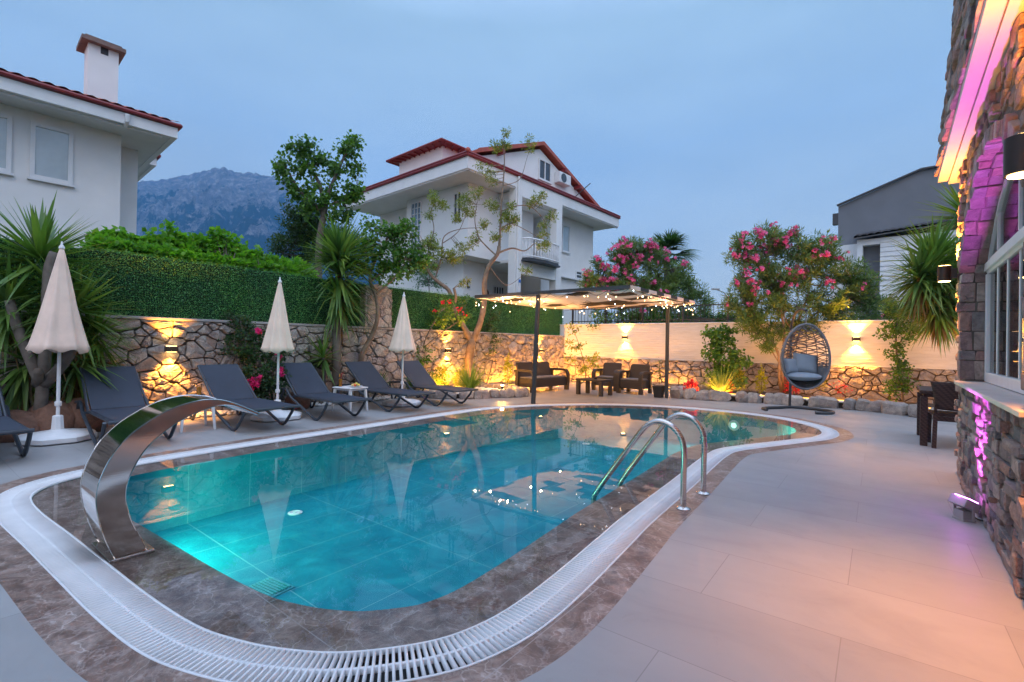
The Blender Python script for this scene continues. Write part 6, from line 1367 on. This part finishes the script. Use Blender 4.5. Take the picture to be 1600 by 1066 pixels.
# led strips
def led(name, label, pts, z, e, color=(1, .38, .045), tilt=(0, 0, 1)):
    root = empty(name, (pts[0][0], pts[0][1], z), 0, label, 'light strip'); m = MB(); m.tube([V(p[0], p[1], z) for p in pts], .008, 6); adopt(m.build('strip', mt['led_warm']), root)
    for a, b_ in zip(pts[:-1], pts[1:]):
        a = V(a[0], a[1], z+.03); b_ = V(b_[0], b_[1], z+.03); L = (b_-a).length; l = bpy.data.lights.new('strip_light', 'AREA'); l.shape = 'RECTANGLE'; l.size = L; l.size_y = .03; l.energy = e*L; l.color = color
        o = bpy.data.objects.new('strip_light', l); C.objects.link(o); X = (b_-a).normalized(); Z = -(Vector(tilt).normalized()); Z = (Z-X*Z.dot(X)).normalized(); Y = Z.cross(X)
        mm = Matrix((X, Y, Z)).transposed().to_4x4(); mm.translation = (a+b_)/2-root.location; o.parent = root; o.matrix_local = mm
led('light_strip', 'warm light strip along the stone edging of the right-hand planter', [(-3.9, 12.22), (-3.3, 12.34), (-2.24, 12.62), (-1.2, 12.80), (-.3, 12.76), (.3, 12.5), (1.6, 12.25)], .17, 22, tilt=(0, .35, 1))
led('light_strip', 'warm light strip along the wall behind the sofa and armchairs', [(-8.95, 10.3), (-8.95, 14.2)], .06, 42, tilt=(.5, 0, 1))
led('light_strip', 'warm light strip at the foot of the back wall behind the armchairs', [(-8.6, 14.32), (-4.6, 14.32)], .06, 20, tilt=(0, -.5, 1))
led('light_strip', 'warm light strip in the bed by the forked tree', [(-8.9, 7.9), (-8.9, 9.7)], .15, 45, tilt=(.6, 0, 1))
t = empty('spike_light', (-7.6, 9.3, .10), 0, 'small round ground spotlight glowing yellow in the bed left of the sofa', 'ground light')
m = MB(); m.cyl((0, 0, 0), (0, 0, .06), .01); m.lathe([(.03, .06), (.045, .10), (.04, .13)], n=16); m.build('housing', mt['black'], t); m = MB(); m.ball((0, 0, .145), (.042, .042, .02), 12, 6); m.build('lens', mt['lamp_glow'], t, smooth=True)
light('spike_glow', 'POINT', (0, 0, .22), 25, (1, .55, .12), None, t, shadow_soft_size=.04)
# ---- metal fence on the back wall
fn = empty('metal_fence', (0, BY+.1, 2.0), 0, 'thin black metal fence on top of the white back wall', 'fence')
m = MB(); m.box(-8.9, -2.3, -.015, .015, .08, .11); m.box(-8.9, -2.3, -.015, .015, .50, .53); m.build('rail', mt['black'], fn)
for k in range(6):
    x = -8.8+1.28*k; m = MB(); m.box(x-.025, x+.025, -.025, .025, 0, .62); m.build('post', mt['black'], fn)
m = MB()
for k in range(51):
    x = -8.7+.125*k; m.box(x-.006, x+.006, -.006, .006, .04, .58)
m.build('bars', mt['black'], fn, kind='stuff')
# far street lamp
sl_ = empty('street_lamp', G0(1134, 540, 46), 0, 'distant street lamp beyond the white wall between the oleanders', 'street lamp')
p = at(1134, 470, 46); m = MB(); m.tube([V(0, 0, 0), V(0, 0, 8.4)], [.10, .06], 8); q = at(1134, 398+58, 46)
tp = at(1133, 458, 46)-sl_.location; ed = at(1118, 452, 46)-sl_.location
m = MB(); m.tube([V(0, 0, 0), V(tp.x, tp.y, tp.z), V(ed.x, ed.y, ed.z)], [.09, .06, .05], 8); m.build('pole', mt['cap'], sl_, smooth=True)
m = MB(); m.obox(ed, .35, .12, .06, Matrix.Rotation(R(38), 3, 'Z')); m.build('lamp_head', mt['cap'], sl_)

# ================================================================ haze: the air between here and the mountain
t = Nt('air'); pv_ = t.n('ShaderNodeVolumePrincipled'); pv_.inputs['Color'].default_value = (.18, .52, 1.0, 1); pv_.inputs['Density'].default_value = 1.25e-4
pv_.inputs['Anisotropy'].default_value = .0; t.l(pv_.outputs[0], t.out.inputs['Volume'])
m = MB(); m.box(-6100, 6100, -6100, 6100, -1.2, 2600); m.build('haze', t.m, kind='stuff')
